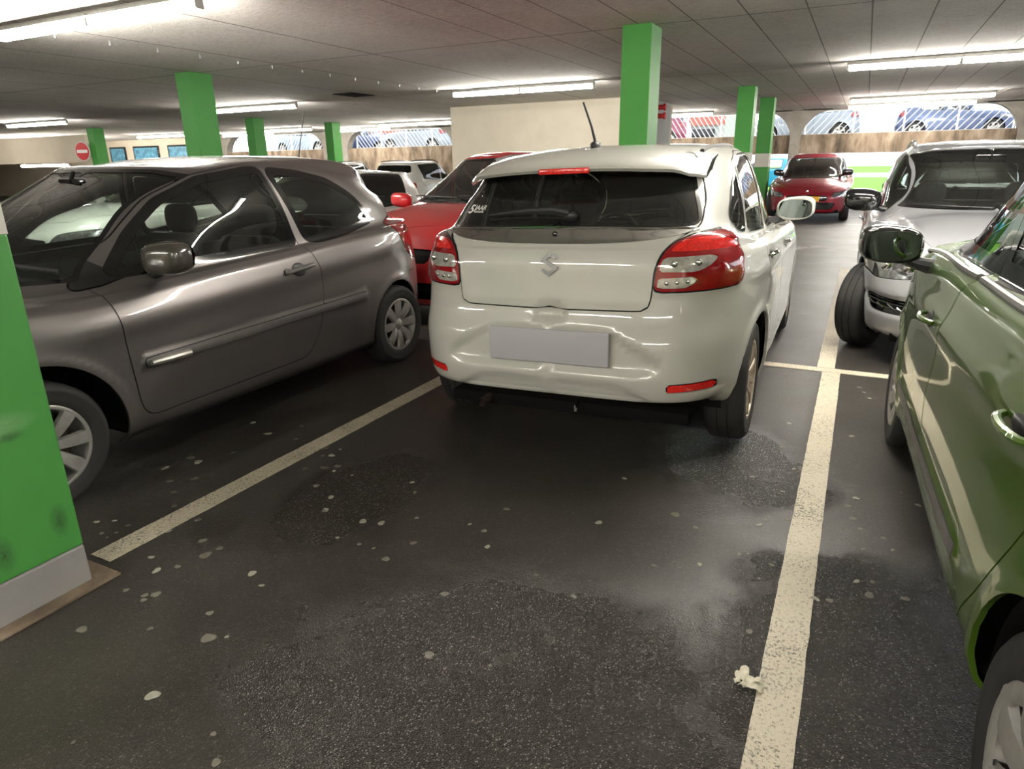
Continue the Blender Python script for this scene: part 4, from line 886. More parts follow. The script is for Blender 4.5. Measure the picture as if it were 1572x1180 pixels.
# painted lines
def pline(x0, x1, y0, y1, label):
    b = MB(); n = max(2, int((y1 - y0) / .05)); L = []; R_ = []
    long = (y1 - y0) >= (x1 - x0)
    if long:
        for i in range(n + 1):
            y = y0 + (y1 - y0) * i / n; L.append((x0 + rng.normal(0, .0009), y, 0)); R_.append((x1 + rng.normal(0, .0009), y, 0))
    else:
        n = max(2, int((x1 - x0) / .08))
        for i in range(n + 1):
            x = x0 + (x1 - x0) * i / n; L.append((x, y1 + rng.normal(0, .0009), 0)); R_.append((x, y0 + rng.normal(0, .0009), 0))
    V = [(p[0], p[1], .003) for p in L + R_] + [(p[0], p[1], .0002) for p in L + R_]; k = len(L); m = 2 * k
    F = [(i, k + i, k + i + 1, i + 1) for i in range(k - 1)] + [(m + i, i, i + 1, m + i + 1) for i in range(k - 1)] + [(k + i, m + k + i, m + k + i + 1, k + i + 1) for i in range(k - 1)]
    F += [(0, m, m + k, k), (k - 1, 2 * k - 1, m + 2 * k - 1, m + k - 1)]
    b.add(V, F); o = b.build('parking_line', MT['line'], None, smooth=False); return tag(o, label, 'line marking', 'white bay lines painted on the floor')
pline(-.085, .030, -.6, 4.975, 'wide white line on the floor between the white and the green car')
pline(-.125, -.010, 5.085, 10.2, 'white line running on beyond the cross line beside the silver car')
pline(-2.50, -2.385, 1.28, 4.975, 'white line on the floor between the grey and the white car')
pline(-2.50, -2.385, 5.085, 10.2, 'white line under the cars beyond, between the red and the white hatchback')
pline(-4.95, 5.2, 4.98, 5.08, 'thin white cross line passing under the white hatchback and the green car')
pline(2.30, 2.41, -.6, 4.97, 'white line on the far side of the green car')

# fluorescent battens
def lamp(x, y, label, n=2, L=1.56, x0=None):
    r = empty('ceiling_lamp', (x, y, CZ)); tag(r, label, 'lamp', 'fluorescent ceiling lamps')
    b = MB(); b.box((0, 0, -.026), (n * L + .02, .05, .052), .006); b.box((0, 0, -.058), (n * L + .02, .17, .012), .004); b.build('lamp_housing', MT['housing'], r)
    for i in range(n):
        cx = (i - (n - 1) / 2) * L; t = MB(); t.box((cx, 0, -.112), (L - .05, .085, .058), .022, seg=2); t.build('lamp_tube', MT['tube'], r)
        for s in (-1, 1):
            e = MB(); e.box((cx + s * (L / 2 - .014), 0, -.082), (.022, .088, .115), .008); e.build('lamp_end_cap', MT['housing'], r)
    return r
lamp(-6.98, 4.72, 'nearest ceiling lamp, a wide bright batten at the upper left')
lamp(.40, 4.72, 'ceiling lamp above the front of the white hatchback')
lamp(7.9, 4.72, 'ceiling lamp above the far right bays')
lamp(-6.34, 13.05, 'ceiling lamp in front of the cream stair wall')
lamp(1.10, 13.05, 'ceiling lamp at the upper right, the nearest of the right hand stack')
lamp(-13.85, 13.1, 'ceiling lamp right of the broad green pillar over the grey car')
lamp(-23.2, 13.3, 'ceiling lamp at the left edge above the beige lintel')
lamp(1.0, 20.55, 'ceiling lamp second in the right hand stack, before the arches', 2)
lamp(.90, 22.95, 'ceiling lamp farthest in the right hand stack, close to the arches', 2)
lamp(-6.0, 22.95, 'ceiling lamp beyond the stair wall near the wine red car')
lamp(-14.5, 21.2, 'ceiling lamp left of the cream stair wall, before the arches')
lamp(-20.8, 21.2, 'ceiling lamp between the two middle green pillars')
lamp(-18.4, 23.0, 'ceiling lamp behind the farther bright green pillar')
lamp(-28.0, 21.2, 'ceiling lamp in front of the framed posters')
lamp(-24.6, 23.0, 'ceiling lamp behind the middle green pillar, next to the arches')
lamp(-30.8, 13.3, 'unseen ceiling lamp added outside the left edge to brighten the beige lintel'); lamp(-33.0, 20.2, 'ceiling lamp beyond the beige lintel on the left', 2)  # first one is out of view, added to brighten the lintel
lamp(.4, -3.5, 'ceiling lamp behind the camera'); lamp(4.2, .5, 'ceiling lamp beside the camera on the right'); lamp(-3.4, -3.5, 'unseen ceiling lamp added behind the near pillar for more light'); lamp(-6.98, -3.5, 'ceiling lamp behind the camera on the left'); lamp(7.9, -3.5, 'ceiling lamp behind the camera on the right')  # third one added out of view, thickening the row for light
lamp(-14.4, 4.72, 'unseen ceiling lamp added outside the left edge for more light'); lamp(7.9, 13.05, 'unseen ceiling lamp added outside the right edge for more light')  # both out of view, added to lift the general light
for x, y, z, nn in ((-33.6, 19.2, 1.66, 'strip lamp glowing low beyond the beige lintel'),):
    r = empty('strip_lamp', (x, y, z)); tag(r, nn, 'lamp'); t = MB(); t.box((0, 0, 0), (3.4, .2, .10), .04); t.build('lamp_tube', MT['tube'], r)
    for sx in (-1.5, 1.5): t = MB(); t.tube([(sx, 0, .04), (sx, 0, CZ - z)], .012, 6); t.build('hanging_rod', MT['steel'], r)

# ceiling hooks, vent
for i in range(13):
    t = i / 12; x = -8.35 + .2 * t; y = 5.2 + 7.6 * t; b = MB(); b.box((0, 0, -.02), (.022, .022, .04), .006); b.ell((0, 0, -.045), (.013, .013, .012)); o = b.build('ceiling_hook', MT['steel']); o.location = (x, y, CZ); tag(o, 'small metal hook in the row along the ceiling seam', 'hook', 'row of small hooks on the ceiling')
b = MB(); b.box((0, 0, -.006), (.55, .75, .012)); o = b.build('ceiling_vent', MT['gap']); o.location = (-10.15, 12.6, CZ); tag(o, 'dark flat vent in the ceiling beyond the row of hooks', 'vent')

# signs, posters, extinguisher-red pipes
r = empty('no_entry_sign', (-26.12, 16.42, 2.10)); tag(r, 'round red no entry sign with white bar on the far left pillar', 'sign'); r.rotation_euler = (0, 0, math.radians(10)); b = MB(); b.tube([(-.2, .03, .2), (.25, .12, .2)], .02, 6); b.tube([(-.2, .03, -.2), (.25, .12, -.2)], .02, 6); b.build('sign_bracket', MT['steel'], r)
b = MB(); b.lathe([(0, 0), (.34, 0), (.34, .02), (0, .02)], 40, rz(-PI / 2)); b.build('sign_rim', MT['whitesign'], r)
b = MB(); b.lathe([(0, .0), (.315, 0), (.315, .008), (0, .008)], 40, Matrix.Translation((0, -.018, 0)) @ rz(-PI / 2)); b.build('sign_disc', MT['redsign'], r)
b = MB(); b.box((0, -.030, 0), (.50, .012, .11)); b.build('sign_bar', MT['whitesign'], r)
for i, (x, w, lab) in enumerate(((-35.9, 1.3, 'framed poster nearest the no entry pillar'), (-33.6, 2.0, 'wide framed poster in the middle of the beige wall'), (-31.1, 1.6, 'framed poster next to the broad green pillar'))):
    r = empty('framed_poster', (x, YF, 2.12)); tag(r, lab, 'poster', 'framed posters on the beige wall')
    b = MB(); b.box((0, -.03, 0), (w, .06, .92), .01); b.build('poster_frame', MT['gloss_black'], r); b = MB(); b.box((0, -.065, 0), (w - .18, .012, .76)); b.build('poster_print', MT['screen_blue'], r)
for k, (y, z) in enumerate(((18.3, 2.74), (18.3, 2.53))):
    b = MB(); b.tube([(-4.95, y, z), (-4.78, y, z)], .06, 12); b.lathe([(0, 0), (.085, 0), (.085, .05), (0, .05)], 16, Matrix.Translation((-4.80, y, z))); o = b.build('pipe_stub', MT['redsign']); tag(o, ('upper' if k == 0 else 'lower') + ' red pipe stub on the side of the stair wall', 'pipe', 'red pipe stubs on the stair wall')

# deck railings with slanting bars
def railing(x0, x1, y, lean, label):
    r = empty('railing', ((x0 + x1) / 2, y, 2.07)); tag(r, label, 'railing', 'white railings with slanting bars along the deck'); c = (x0 + x1) / 2
    b = MB(); b.box((0, 0, .80), (x1 - x0, .04, .035)); b.box((0, 0, .10), (x1 - x0, .03, .03)); b.build('rail', MT['railpaint'], r, smooth=False)
    n = max(1, round((x1 - x0) / 1.25))
    for i in range(n + 1): b = MB(); b.box((x0 - c + (x1 - x0) * i / n, 0, .42), (.05, .05, .84)); b.build('railing_post', MT['railpaint'], r, smooth=False)
    b = MB()
    for i in range(n):
        xa = x0 - c + (x1 - x0) * i / n; ww = (x1 - x0) / n; k = 7
        for j in range(-3, k):
            t0 = j / k; t1 = t0 + .42; q0 = max(0, t0); q1 = min(1, t1)
            if q1 <= q0: continue
            za, zb = .1 + .7 * (q0 - t0) / .42, .1 + .7 * (q1 - t0) / .42; xs_, xe = (q0, q1) if lean > 0 else (1 - q0, 1 - q1)
            b.tube([(xa + ww * xs_, 0, za), (xa + ww * xe, 0, zb)], .014, 4, cap=False)
    b.build('slanting_bars', MT['railpaint'], r, smooth=False)
railing(-1.9, 3.7, 25.15, 1, 'white slatted railing in front of the blue car on the deck')
railing(-8.0, -2.3, 25.15, -1, 'white slatted railing in front of the wine red car on the deck')
railing(-20.3, -15.0, 25.15, -1, 'white slatted railing in the arch left of the stair wall')
railing(-27.7, -21.8, 25.15, 1, 'white slatted railing in the arch behind the middle green pillar')
# distant building beyond the deck
r = empty('distant_building', (-19, 42, 0)); tag(r, 'low distant building with red siding beyond the deck', 'building')
b = MB(); b.box((0, 0, 2.4), (24, 5, 4.8)); b.build('wall', MT['palewhite'], r, smooth=False); b = MB(); b.box((0, -2.55, 3.6), (24, .12, .75)); b.build('siding', MT['siding'], r, smooth=False)
b = MB(); b.box((0, -2.56, 2.6), (23, .1, .9)); b.build('window', MT['glass_black'], r, smooth=False)
# gum trodden into the asphalt
gum0 = []
for k in range(6):
    b = MB(); n = 14; ph = rng.uniform(0, 6); V = [(0, 0, 1.0)]
    for i in range(n):
        a = 2 * PI * i / n; rr = 1 + .16 * math.sin(2 * a + ph) + .10 * math.sin(3 * a + ph * 2) + rng.normal(0, .05); V.append((rr * .8 * math.cos(a), rr * .8 * math.sin(a), .9))
    for i in range(n):
        a = 2 * PI * i / n; rr = 1 + .16 * math.sin(2 * a + ph) + .10 * math.sin(3 * a + ph * 2); V.append((rr * math.cos(a), rr * math.sin(a), 0))
    F = [(0, 1 + i, 1 + (i + 1) % n) for i in range(n)] + [(1 + i, 1 + n + i, 1 + n + (i + 1) % n, 1 + (i + 1) % n) for i in range(n)]
    b.add(V, F); o = b.build('gum_spot', MT['gum_pale' if k < 2 else 'gum']); gum0.append(o)
for i, (x, y, rad) in enumerate(GUM):
    o = gum0[i] if i < 6 else gum0[i % 6].copy()
    if i >= 6: COL.objects.link(o)
    on = (-.09 < x < .035); o.location = (x, y, .003 if on else .0003); o.scale = (rad, rad * random.uniform(.7, 1), .0016); o.rotation_euler = (0, 0, random.uniform(0, 6)); tag(o, 'small pale spot of gum trodden flat into the dark asphalt', 'gum spot', 'gum spots trodden into the asphalt')
# crumpled tissue
def tissue():
    b = MB()
    def leaf(c, size, ang, tilt, seed):
        r_ = np.random.default_rng(seed); n = 8; V = []; F = []
        for i in range(n + 1):
            for j in range(n + 1):
                u, v = i / n - .5, j / n - .5; k = 1 - .5 * (u * u + v * v)
                V.append((u * size[0] * k, v * size[1] * (1 - .6 * abs(u)), size[2] * (math.sin(5 * u + seed) * math.cos(4 * v + seed) * .5 + .8 - 1.6 * u * u) + r_.normal(0, .0012)))
        F = [(i * (n + 1) + j, (i + 1) * (n + 1) + j, (i + 1) * (n + 1) + j + 1, i * (n + 1) + j + 1) for i in range(n) for j in range(n)]
        b.add(V, F, Matrix.Translation(c) @ rz(ang) @ rx(tilt))
    leaf((.018, .0, .004), (.065, .042, .018), .1, .3, 1); leaf((-.020, .024, .006), (.030, .050, .014), .3, .5, 2); leaf((-.028, .012, .004), (.030, .030, .010), 1.2, .2, 3)
    leaf((-.006, -.016, .002), (.024, .044, .012), -.2, -.3, 4); leaf((-.026, -.010, .003), (.022, .018, .008), .8, .2, 5); leaf((.022, .004, .010), (.045, .03, .016), .9, -.3, 6)
    o = b.build('crumpled_tissue', MT['tissue'], auto=70); o.location = (-.112, 1.672, .001); o.rotation_euler = (0, 0, -.25)
    md = o.modifiers.new('thick', 'SOLIDIFY'); md.thickness = .0012; return o
tag(tissue(), 'crumpled cream paper tissue lying on the floor against the wide white line', 'tissue')
# ------------------------------------------------------------------ the green hatchback on the right
def green_hatchback():
    p = dict(hw=.855, yF=3.38, yR=-.60, zsill=.235, wb=2.55, Rw=.305, Ra=.36, cowl=(2.72, 1.06), wstop=(1.68, 1.56), rgb=(-.45, 1.16), rgt=(-.28, 1.53),
        belt=[(-.4, 1.12), (.2, 1.10), (.8, 1.085), (1.5, 1.07), (2.2, 1.04), (3.0, .93)], nose=(3.2, .86), hwg=.765, hwr=.58, bulge=.024,
        roof=[(-.3, 1.57), (.2, 1.61), (.8, 1.635), (1.3, 1.61), (1.6, 1.57)], ztop=[(-.3, 1.50), (.3, 1.55), (.9, 1.57), (1.4, 1.53), (1.85, 1.38), (2.3, 1.16)], nf=4.2, nr=4.2, aamp=.013)
    md = [(2.10, .425), (2.10, .482), (.62, .482), (.60, .425)]
    c = dict(paint='green', glass='glass', rim='swirl', rimR=.20, mir=(1.97, 1.045, 0), mirmat='gloss_black', mirk=.98, tw=.19, seat_y=1.2, bench_y=.12,
        disp=[line_disp([(-.3, .92), (.8, .89), (2.3, .85)], .014, .05, -.2, 2.4, .5), line_disp([(.3, .36), (2.1, .36)], -.010, .06, .45, 2.05, .25), poly_disp(side(md, .015), .013, .012, lambda P, N: (N[:, 0] > .4) * 1.0)],
        apil=[(1.06, 2.46), (1.20, 2.28), (1.38, 2.00), (1.50, 1.66), (1.57, 1.3)], ws=[(-.01, 1.08), (.70, 1.08), (.76, 1.11), (.60, 1.50), (.44, 1.54), (-.01, 1.55)], rw=[(-.01, 1.18), (.56, 1.18), (.50, 1.48), (-.01, 1.50)],
        win=[dict(o=[(2.34, 1.075), (2.12, 1.24), (1.88, 1.39), (1.56, 1.49), (1.22, 1.51), (1.24, 1.10)], door=0, g=.03),
             dict(o=[(1.16, 1.10), (1.14, 1.515), (.55, 1.51), (.20, 1.46), (.12, 1.14)], door=1, g=.03)],
        doors=[dict(o=[(2.42, 1.05), (2.40, .76), (2.30, .36), (2.22, .29), (1.24, .29), (1.36, .40), (1.41, .62), (1.34, .86), (1.215, 1.06), (1.18, 1.545), (1.55, 1.545), (1.90, 1.44), (2.18, 1.28)], h=(1.52, .875), r=.05),
               dict(o=[(1.20, 1.06), (1.325, .86), (1.395, .62), (1.345, .40), (1.23, .29), (.56, .29), (.40, .48), (.27, .66), (.16, .84), (.06, 1.10), (.12, 1.49), (.5, 1.54), (1.17, 1.545)], h=(.33, .90), r=.05)],
        regions=[('body', side(md, .012), 'mould', .002, lambda ct: ct[0] > .5, 'gap'),
                 ('body', side([(2.58, 1.045), (2.36, 1.25), (2.06, 1.44), (1.66, 1.545), (1.60, 1.50), (1.86, 1.36), (2.10, 1.19), (2.28, 1.05)], .02), 'apost', .0, lambda ct: ct[0] > .3, 'gap'),
                 ('body', side([(1.262, 1.085), (1.25, 1.53), (1.11, 1.535), (1.13, 1.085)], .01), 'bpost', .0, lambda ct: ct[0] > .3, 'gap'),
                 ('body', lambda P: np.maximum(frontal([(.50, .92), (.53, 1.12), (.60, 1.24), (.92, 1.24), (.92, .90)], .04)(P), P[:, 1] + .18), 'lamp', .003, lambda ct: ct[1] < .2, 'gap')],
        tg=[(-.01, .66), (.46, .68), (.52, .95), (.58, 1.16), (.52, 1.53), (-.01, 1.54)],
        sparts=[('mould', 'side_moulding', 'greyplastic', .001, .006, 'x'), ('apost', 'windscreen_pillar', 'gloss_black', .001, .006, 'x'), ('bpost', 'door_pillar', 'gloss_black', .001, .0, 'x'), ('lamp', 'tail_lamp', 'redlens', .002, .01, 'x')])
    root, bd, parts = build_car('green_hatchback_car', p, c)
    for sg in (1, -1):
        for y0, y1, d in ((1.22, 2.36, 0), (.16, 1.17, 1)):
            b = MB(); ys = np.linspace(y0, y1, 12); zs = [float(curve1(p['belt'])(y)) - .008 for y in ys]; fx = np.polyfit(ys, [bd.side_pt(y, z, 1)[0].x for y, z in zip(ys, zs)], 3); fz = np.polyfit(ys, zs, 3); b.tube([(sg * (np.polyval(fx, y) + .004), y, np.polyval(fz, y)) for y in ys], .013, 8); b.build('window_sill_trim', MT['greyplastic'], parts['door%d_%d' % (d, sg)])
    return root, bd, p

# ------------------------------------------------------------------ the silver car facing the camera
def silver_hatchback():
    p = dict(hw=.90, yF=3.55, yR=-1.05, zsill=.20, wb=2.69, Rw=.322, Ra=.365, cowl=(2.25, 1.0), wstop=(1.30, 1.48), rgb=(-.80, 1.08), rgt=(-.62, 1.44),
        belt=[(-.6, 1.02), (.2, .99), (1.0, .96), (1.9, .93), (2.4, .90), (3.1, .82)], nose=(3.42, .74), hwg=.79, hwr=.585, bulge=.02,
        roof=[(-.6, 1.50), (.0, 1.54), (.7, 1.565), (1.1, 1.53), (1.3, 1.50)], ztop=[(-.6, 1.40), (.2, 1.48), (.8, 1.50), (1.1, 1.47), (1.6, 1.26), (1.9, 1.08)], nf=4.6, nr=4.6, zfront=[.20, .25, .38, .52, .60, .68])
    hl = frontal([(.50, .655), (.53, .775), (.86, .80), (.90, .67), (.80, .615)], .02); head = lambda P: np.maximum(hl(P), 2.62 + .55 * (P[:, 2] - .62) - P[:, 1])
    gr = [(-.01, .60), (.36, .60), (.44, .64), (.455, .76), (-.01, .78)]
    c = dict(paint='silver', glass='glass', rim='five', rimmat='alloy', rimR=.205, steer=-.40, steerout=.05, mir=(1.62, 1.03, 0), mirmat='gloss_black', mirk=1.25, tw=.20, seat_y=1.1, bench_y=.0,
        disp=[line_disp([(-.8, .92), (1, .87), (3, .80)], .014, .035, -.7, 2.7, .4), poly_disp(frontal([(.42, .40), (.44, .50), (.84, .50), (.80, .38)], .02), -.02, .02, lambda P, N: (P[:, 1] > 3) * 1.0), poly_disp(frontal(gr, .02), -.018, .02, lambda P, N: (P[:, 1] > 3) * 1.0),
              lambda P, N: .012 * np.exp(-((np.abs(P[:, 0]) - (.50 + .10 * (3.4 - P[:, 1]))) / .035)**2) * (N[:, 2] > .6) * smst((P[:, 1] - 2.0) / .3)],
        apil=[(1.0, 1.80), (1.14, 1.63), (1.30, 1.44), (1.42, 1.2), (1.47, .9)], ws=[(-.01, 1.03), (.72, 1.03), (.78, 1.06), (.60, 1.44), (.47, 1.465), (-.01, 1.475)], rw=[(-.01, 1.08), (.60, 1.08), (.52, 1.35), (-.01, 1.37)],
        win=[dict(o=[(1.72, .975), (1.55, 1.14), (1.36, 1.30), (1.12, 1.42), (.98, 1.44), (.98, .985)], door=0, g=.012), dict(o=[(.90, .985), (.90, 1.44), (.45, 1.43), (.02, 1.36), (-.02, 1.02)], door=1, g=.012), dict(o=[(-.08, 1.03), (-.06, 1.29), (-.38, 1.18), (-.42, 1.08)], g=.01)],
        doors=[dict(o=[(2.02, .94), (2.06, .70), (2.06, .32), (1.98, .26), (.96, .26), (.94, .92), (.94, 1.465), (1.13, 1.46), (1.42, 1.34), (1.68, 1.16)], h=(1.12, .87)), dict(o=[(.93, .90), (.95, .26), (.56, .26), (.40, .46), (.10, .62), (.0, .98), (.0, 1.39), (.45, 1.46), (.93, 1.468)], h=(.18, .88))],
        regions=[('body', head, 'headl', .003, lambda ct: ct[1] > 2, 'gap'), ('body', frontal(gr, .02), 'grille', .012, lambda ct: ct[1] > 3, 'chromeg'), ('body', frontal([(.44, .405), (.455, .495), (.82, .495), (.785, .39)], .02), 'fogv', .003, lambda ct: ct[1] > 2.9, 'gap'),
                 ('body', frontal([(-.01, .30), (.40, .30), (.42, .47), (-.01, .49)], .03), 'intake', .003, lambda ct: ct[1] > 3, 'gap')],
        hoodp=[(-.01, 3.34), (.46, 3.26), (.60, 3.0), (.70, 2.5), (.72, 2.25), (-.01, 2.32)],
        sparts=[('headl', 'headlamp', 'headlamp', -.01, .012, 'x'), ('fogv', 'fog_lamp_vent', 'gloss_black', -.03, .01, 'x')],
        cparts=[('grille', 'grille', 'gloss_black', -.012, 0, 'x'), ('chromeg', 'grille_surround', 'chrome', .004, .01, 'x'), ('intake', 'lower_intake', 'gloss_black', -.02, 0, 'x')])
    root, bd, parts = build_car('silver_estate_car', p, c)
    for sg in (1, -1):
        b = MB()
        for k in range(6):
            x = .47 + .06 * k; q = [bd.front_pt(sg * (x + j * .02), .415 + .012 * (k % 2) + .012 * j)[0] + Vector((0, .012 - .02, 0)) for j in range(3)]; b.tube([tuple(v) for v in q], .005, 4)
        for z in (.425, .455, .478): b.tube([tuple(bd.front_pt(sg * x, z)[0] + Vector((0, -.022, 0))) for x in np.linspace(.47, .80, 6)], .004, 4)
        b.build('vent_bars', MT['chrome'], parts['fogv_%d' % sg] or root)
        b = MB(); pts = [bd.top_pt(sg * .555, y)[0] + Vector((0, 0, .045 * math.sin(PI * t)**.35 + .0)) for t, y in zip(np.linspace(0, 1, 12), np.linspace(.95, -.5, 12))]; b.tube(pts, .012, 8); b.build('roof_rail', MT['steel'], root)
        for dx in (-.075, .055): b = MB(); b.ell(tuple(bd.front_pt(sg * (.66 + dx), .712)[0] + Vector((0, -.004, 0))), (.048, .02, .042), 2, nu=18, nv=10); b.build('headlamp_reflector', MT['chrome'], parts['headl_%d' % sg] or root)
    b = MB()
    for k in range(19):
        x = -.42 + .84 * k / 18; b.tube([tuple(bd.front_pt(x, z)[0] + Vector((0, -.004, 0))) for z in (.62, .69, .755)], .006, 4)
    b.build('grille_slats', MT['chrome'], parts['grille'] or root)
    for x0, x1 in ((-.60, -.02), (.02, .60)):
        b = MB(); P = [bd.front_pt(x0 + (x1 - x0) * t, 1.02 + .02 * t) for t in np.linspace(0, 1, 6)]; b.tube([a + n * .018 for a, n in P], .007, 6); b.build('wiper', MT['plastic'], root)
    for sg, y in ((1, .82), (-1, .30)):
        b = MB(); a = bd.top_pt(sg * .555, .9)[0]; b.ell(tuple(a + Vector((0, 0, .035))), (.022, .03, .035), 2.4); b.build('roof_rail_foot', MT['steel'], root)
    return root, bd, p

def small_car(name, paint, k=None, **over):
    """a plainer five-door body for cars seen small or partly; k overrides dimensions"""
    p = dict(hw=.86, yF=3.25, yR=-.70, zsill=.20, wb=2.50, Rw=.31, Ra=.35, cowl=(1.98, 1.02), wstop=(1.05, 1.44), rgb=(-.50, 1.06), rgt=(-.30, 1.42),
        belt=[(-.5, 1.03), (.2, 1.0), (1.0, .97), (1.9, .93), (2.8, .84)], nose=(3.1, .76), hwg=.76, hwr=.575, roof=[(-.3, 1.46), (.1, 1.50), (.7, 1.52), (1.1, 1.49), (1.3, 1.46)],
        ztop=[(-.3, 1.38), (.2, 1.44), (.8, 1.46), (1.1, 1.43), (1.5, 1.28), (1.9, 1.08)], nf=4.6, nr=4.6)
    if k: p.update(k)
    cy, cz = p['cowl']; wy, wz = p['wstop']; ry_, rz_ = p['rgt']; g = p['hwg']; r = p['hwr']; B = curve1(p['belt']); Z = curve1(p['ztop']); b0 = p['rgb'][0]
    fb = lambda y: float(B(y)) + .015; ft = lambda y: float(Z(y)) - .035
    w1 = [(cy - .34, fb(cy - .34)), (cy - .62, ft(cy - .62) if ft(cy - .62) > fb(cy - .6) + .1 else 1.18), (wy + .05, ft(wy)), (.95, ft(.95)), (.95, fb(.95))]; w2 = [(.87, fb(.87)), (.87, ft(.87)), (.3, ft(.3)), (ry_ + .38, ft(ry_ + .38)), (b0 + .62, fb(b0 + .6))]
    F = p['yF']; hl = frontal([(.48, p['nose'][1] - .12), (.54, p['nose'][1] - .02), (.90, p['nose'][1] + .03), (.90, p['nose'][1] - .10)], .02)
    tl = frontal([(.55, .82), (.60, 1.0), (.92, 1.0), (.92, .80)], .03)
    c = dict(paint=paint, hi=False, rim='five', glass='glass', mir=(cy - .32, 1.02, 0), nphi=84, step=.05, cabin=True,
        apil=[(cz, cy - .27), ((cz + wz) / 2, (cy * .55 + wy * .45) - .16), (wz - .06, wy + .10), (wz, wy - .25)], ws=[(-.01, cz + .012), (g - .04, cz + .012), (g - .0, cz + .04), (r + .02, wz - .03), (-.01, wz - .008)], rw=[(-.01, p['rgb'][1] + .02), (g - .14, p['rgb'][1] + .02), (r - .03, rz_ - .03), (-.01, rz_ - .01)],
        win=[dict(o=w1, door=0, g=.012), dict(o=w2, door=1, g=.012)],
        doors=[dict(o=[(cy + .05, fb(cy)), (cy + .06, .30), (.93, .27), (.91, ft(.9) + .022), (wy + .08, ft(wy) + .02), (cy - .5, fb(cy - .5) + .22)]), dict(o=[(.90, .27), (.52, .27), (.34, .5), (.05, .65), (b0 + .52, fb(b0 + .5)), (ry_ + .3, ft(ry_ + .3) + .02), (.895, ft(.89) + .02)])],
        regions=[('body', lambda P: np.maximum(hl(P), F - .62 - P[:, 1]), 'headl', .003, lambda ct: ct[1] > 1.5, 'gap'), ('body', lambda P: np.maximum(tl(P), P[:, 1] - p['yR'] - .36), 'lamp', .003, lambda ct: ct[1] < .5, 'gap'),
                 ('body', frontal([(-.01, p['nose'][1] - .20), (.40, p['nose'][1] - .20), (.44, p['nose'][1] - .09), (-.01, p['nose'][1] - .07)], .02), 'grille', .003, lambda ct: ct[1] > 2, 'gap'), ('body', frontal([(-.01, .28), (.52, .28), (.60, .42), (-.01, .44)], .03), 'intake', .003, lambda ct: ct[1] > 2, 'gap')],
        sparts=[('headl', 'headlamp', 'headlamp', -.004, .0, 'x'), ('lamp', 'tail_lamp', 'redlens', .003, 0, 'x')], cparts=[('grille', 'grille', 'gloss_black', -.01, 0, 'x'), ('intake', 'lower_intake', 'gloss_black', -.01, 0, 'x')], hoodp=[(-.01, F - .22), (.5, F - .32), (.66, F - .8), (.70, cy + .12), (-.01, cy + .10)])
    c.update(over)
    return build_car(name, p, c) + (p,)
def ws_x(root, bd): pass
# ------------------------------------------------------------------ parking the cars
car, bd, p = white_hatchback(); place(car, -1.255, 3.53, math.radians(1.3), math.radians(-1.5)); car.scale = (1.045,) * 3; car.location.z = -.018
tag(car, 'white five-door hatchback seen from behind in the middle, with a blank grey number plate', 'car')
car, bd, p = grey_hatchback(); place(car, -3.775, 4.0, PI)
tag(car, 'bronze grey three-door hatchback parked on the left beside the near pillar', 'car')
car, bd, p = green_hatchback(); place(car, 1.205, 1.27, math.radians(2.5))
tag(car, 'glossy green hatchback cut off by the right edge, black wing mirror', 'car')
car, bd, p = silver_hatchback(); place(car, .95, 8.62, PI)
tag(car, 'silver car with roof rails facing the camera behind the green car', 'car')
# red hatchback facing the camera
car, bd, parts, p = small_car('red_hatchback_car', 'red', dict(roof=[(-.3, 1.50), (.1, 1.54), (.7, 1.555), (1.1, 1.53), (1.3, 1.50)], ztop=[(-.3, 1.42), (.2, 1.48), (.8, 1.50), (1.1, 1.46), (1.5, 1.30), (1.9, 1.10)], wstop=(1.02, 1.49), rgt=(-.3, 1.45), cowl=(2.08, 1.05), nose=(3.1, .80)), nphi=120, step=.035, hi=True)
place(car, -3.72, 8.15, PI); tag(car, 'bright red hatchback facing the camera between the grey and the white car', 'car')
for x0, x1 in ((-.60, -.02), (.02, .60)):
    b = MB(); P = [bd.front_pt(x0 + (x1 - x0) * t, 1.075 + .02 * t) for t in np.linspace(0, 1, 6)]; b.tube([a + n * .018 for a, n in P], .008, 6); b.build('wiper', MT['plastic'], car)
# crimson saloon, far aisle
TES = dict(hw=.92, yF=3.72, yR=-.97, wb=2.875, Rw=.34, Ra=.375, cowl=(2.45, .93), wstop=(1.30, 1.40), rgb=(-.62, 1.02), rgt=(.12, 1.40), roof=[(0, 1.44), (.5, 1.49), (.9, 1.50), (1.3, 1.45), (1.5, 1.41)],
    ztop=[(-.5, 1.12), (0, 1.32), (.5, 1.41), (1.0, 1.42), (1.4, 1.37), (2.0, 1.12)], belt=[(-.6, 1.0), (.3, .98), (1.2, .94), (2.2, .88), (3.2, .80)], nose=(3.5, .66), hwg=.80, hwr=.56, nf=3.6, zfront=[.18, .23, .36, .50, .58, .62], crown=.05)
car, bd, parts, p = small_car('crimson_saloon_car', 'crimson', TES, nphi=110, step=.04, mirmat='gloss_black', rim='five')
place(car, -1.20, 21.35, math.radians(180 + 1)); car.scale = (1.05, 1, 1.04); tag(car, 'crimson saloon with a yellow number plate parked facing the camera in the far aisle', 'car')
a, n = bd.front_pt(0, .50); r_ = MB(); fr = Matrix.Translation(a + Vector((0, .012, .01))) @ rz(PI) @ rx(PI / 2); r_.prism([(-.26, -.055), (.26, -.055), (.26, .055), (-.26, .055)], 0, .008, fr); pl_ = r_.build('number_plate', MT['plate_yellow'], car, smooth=False)
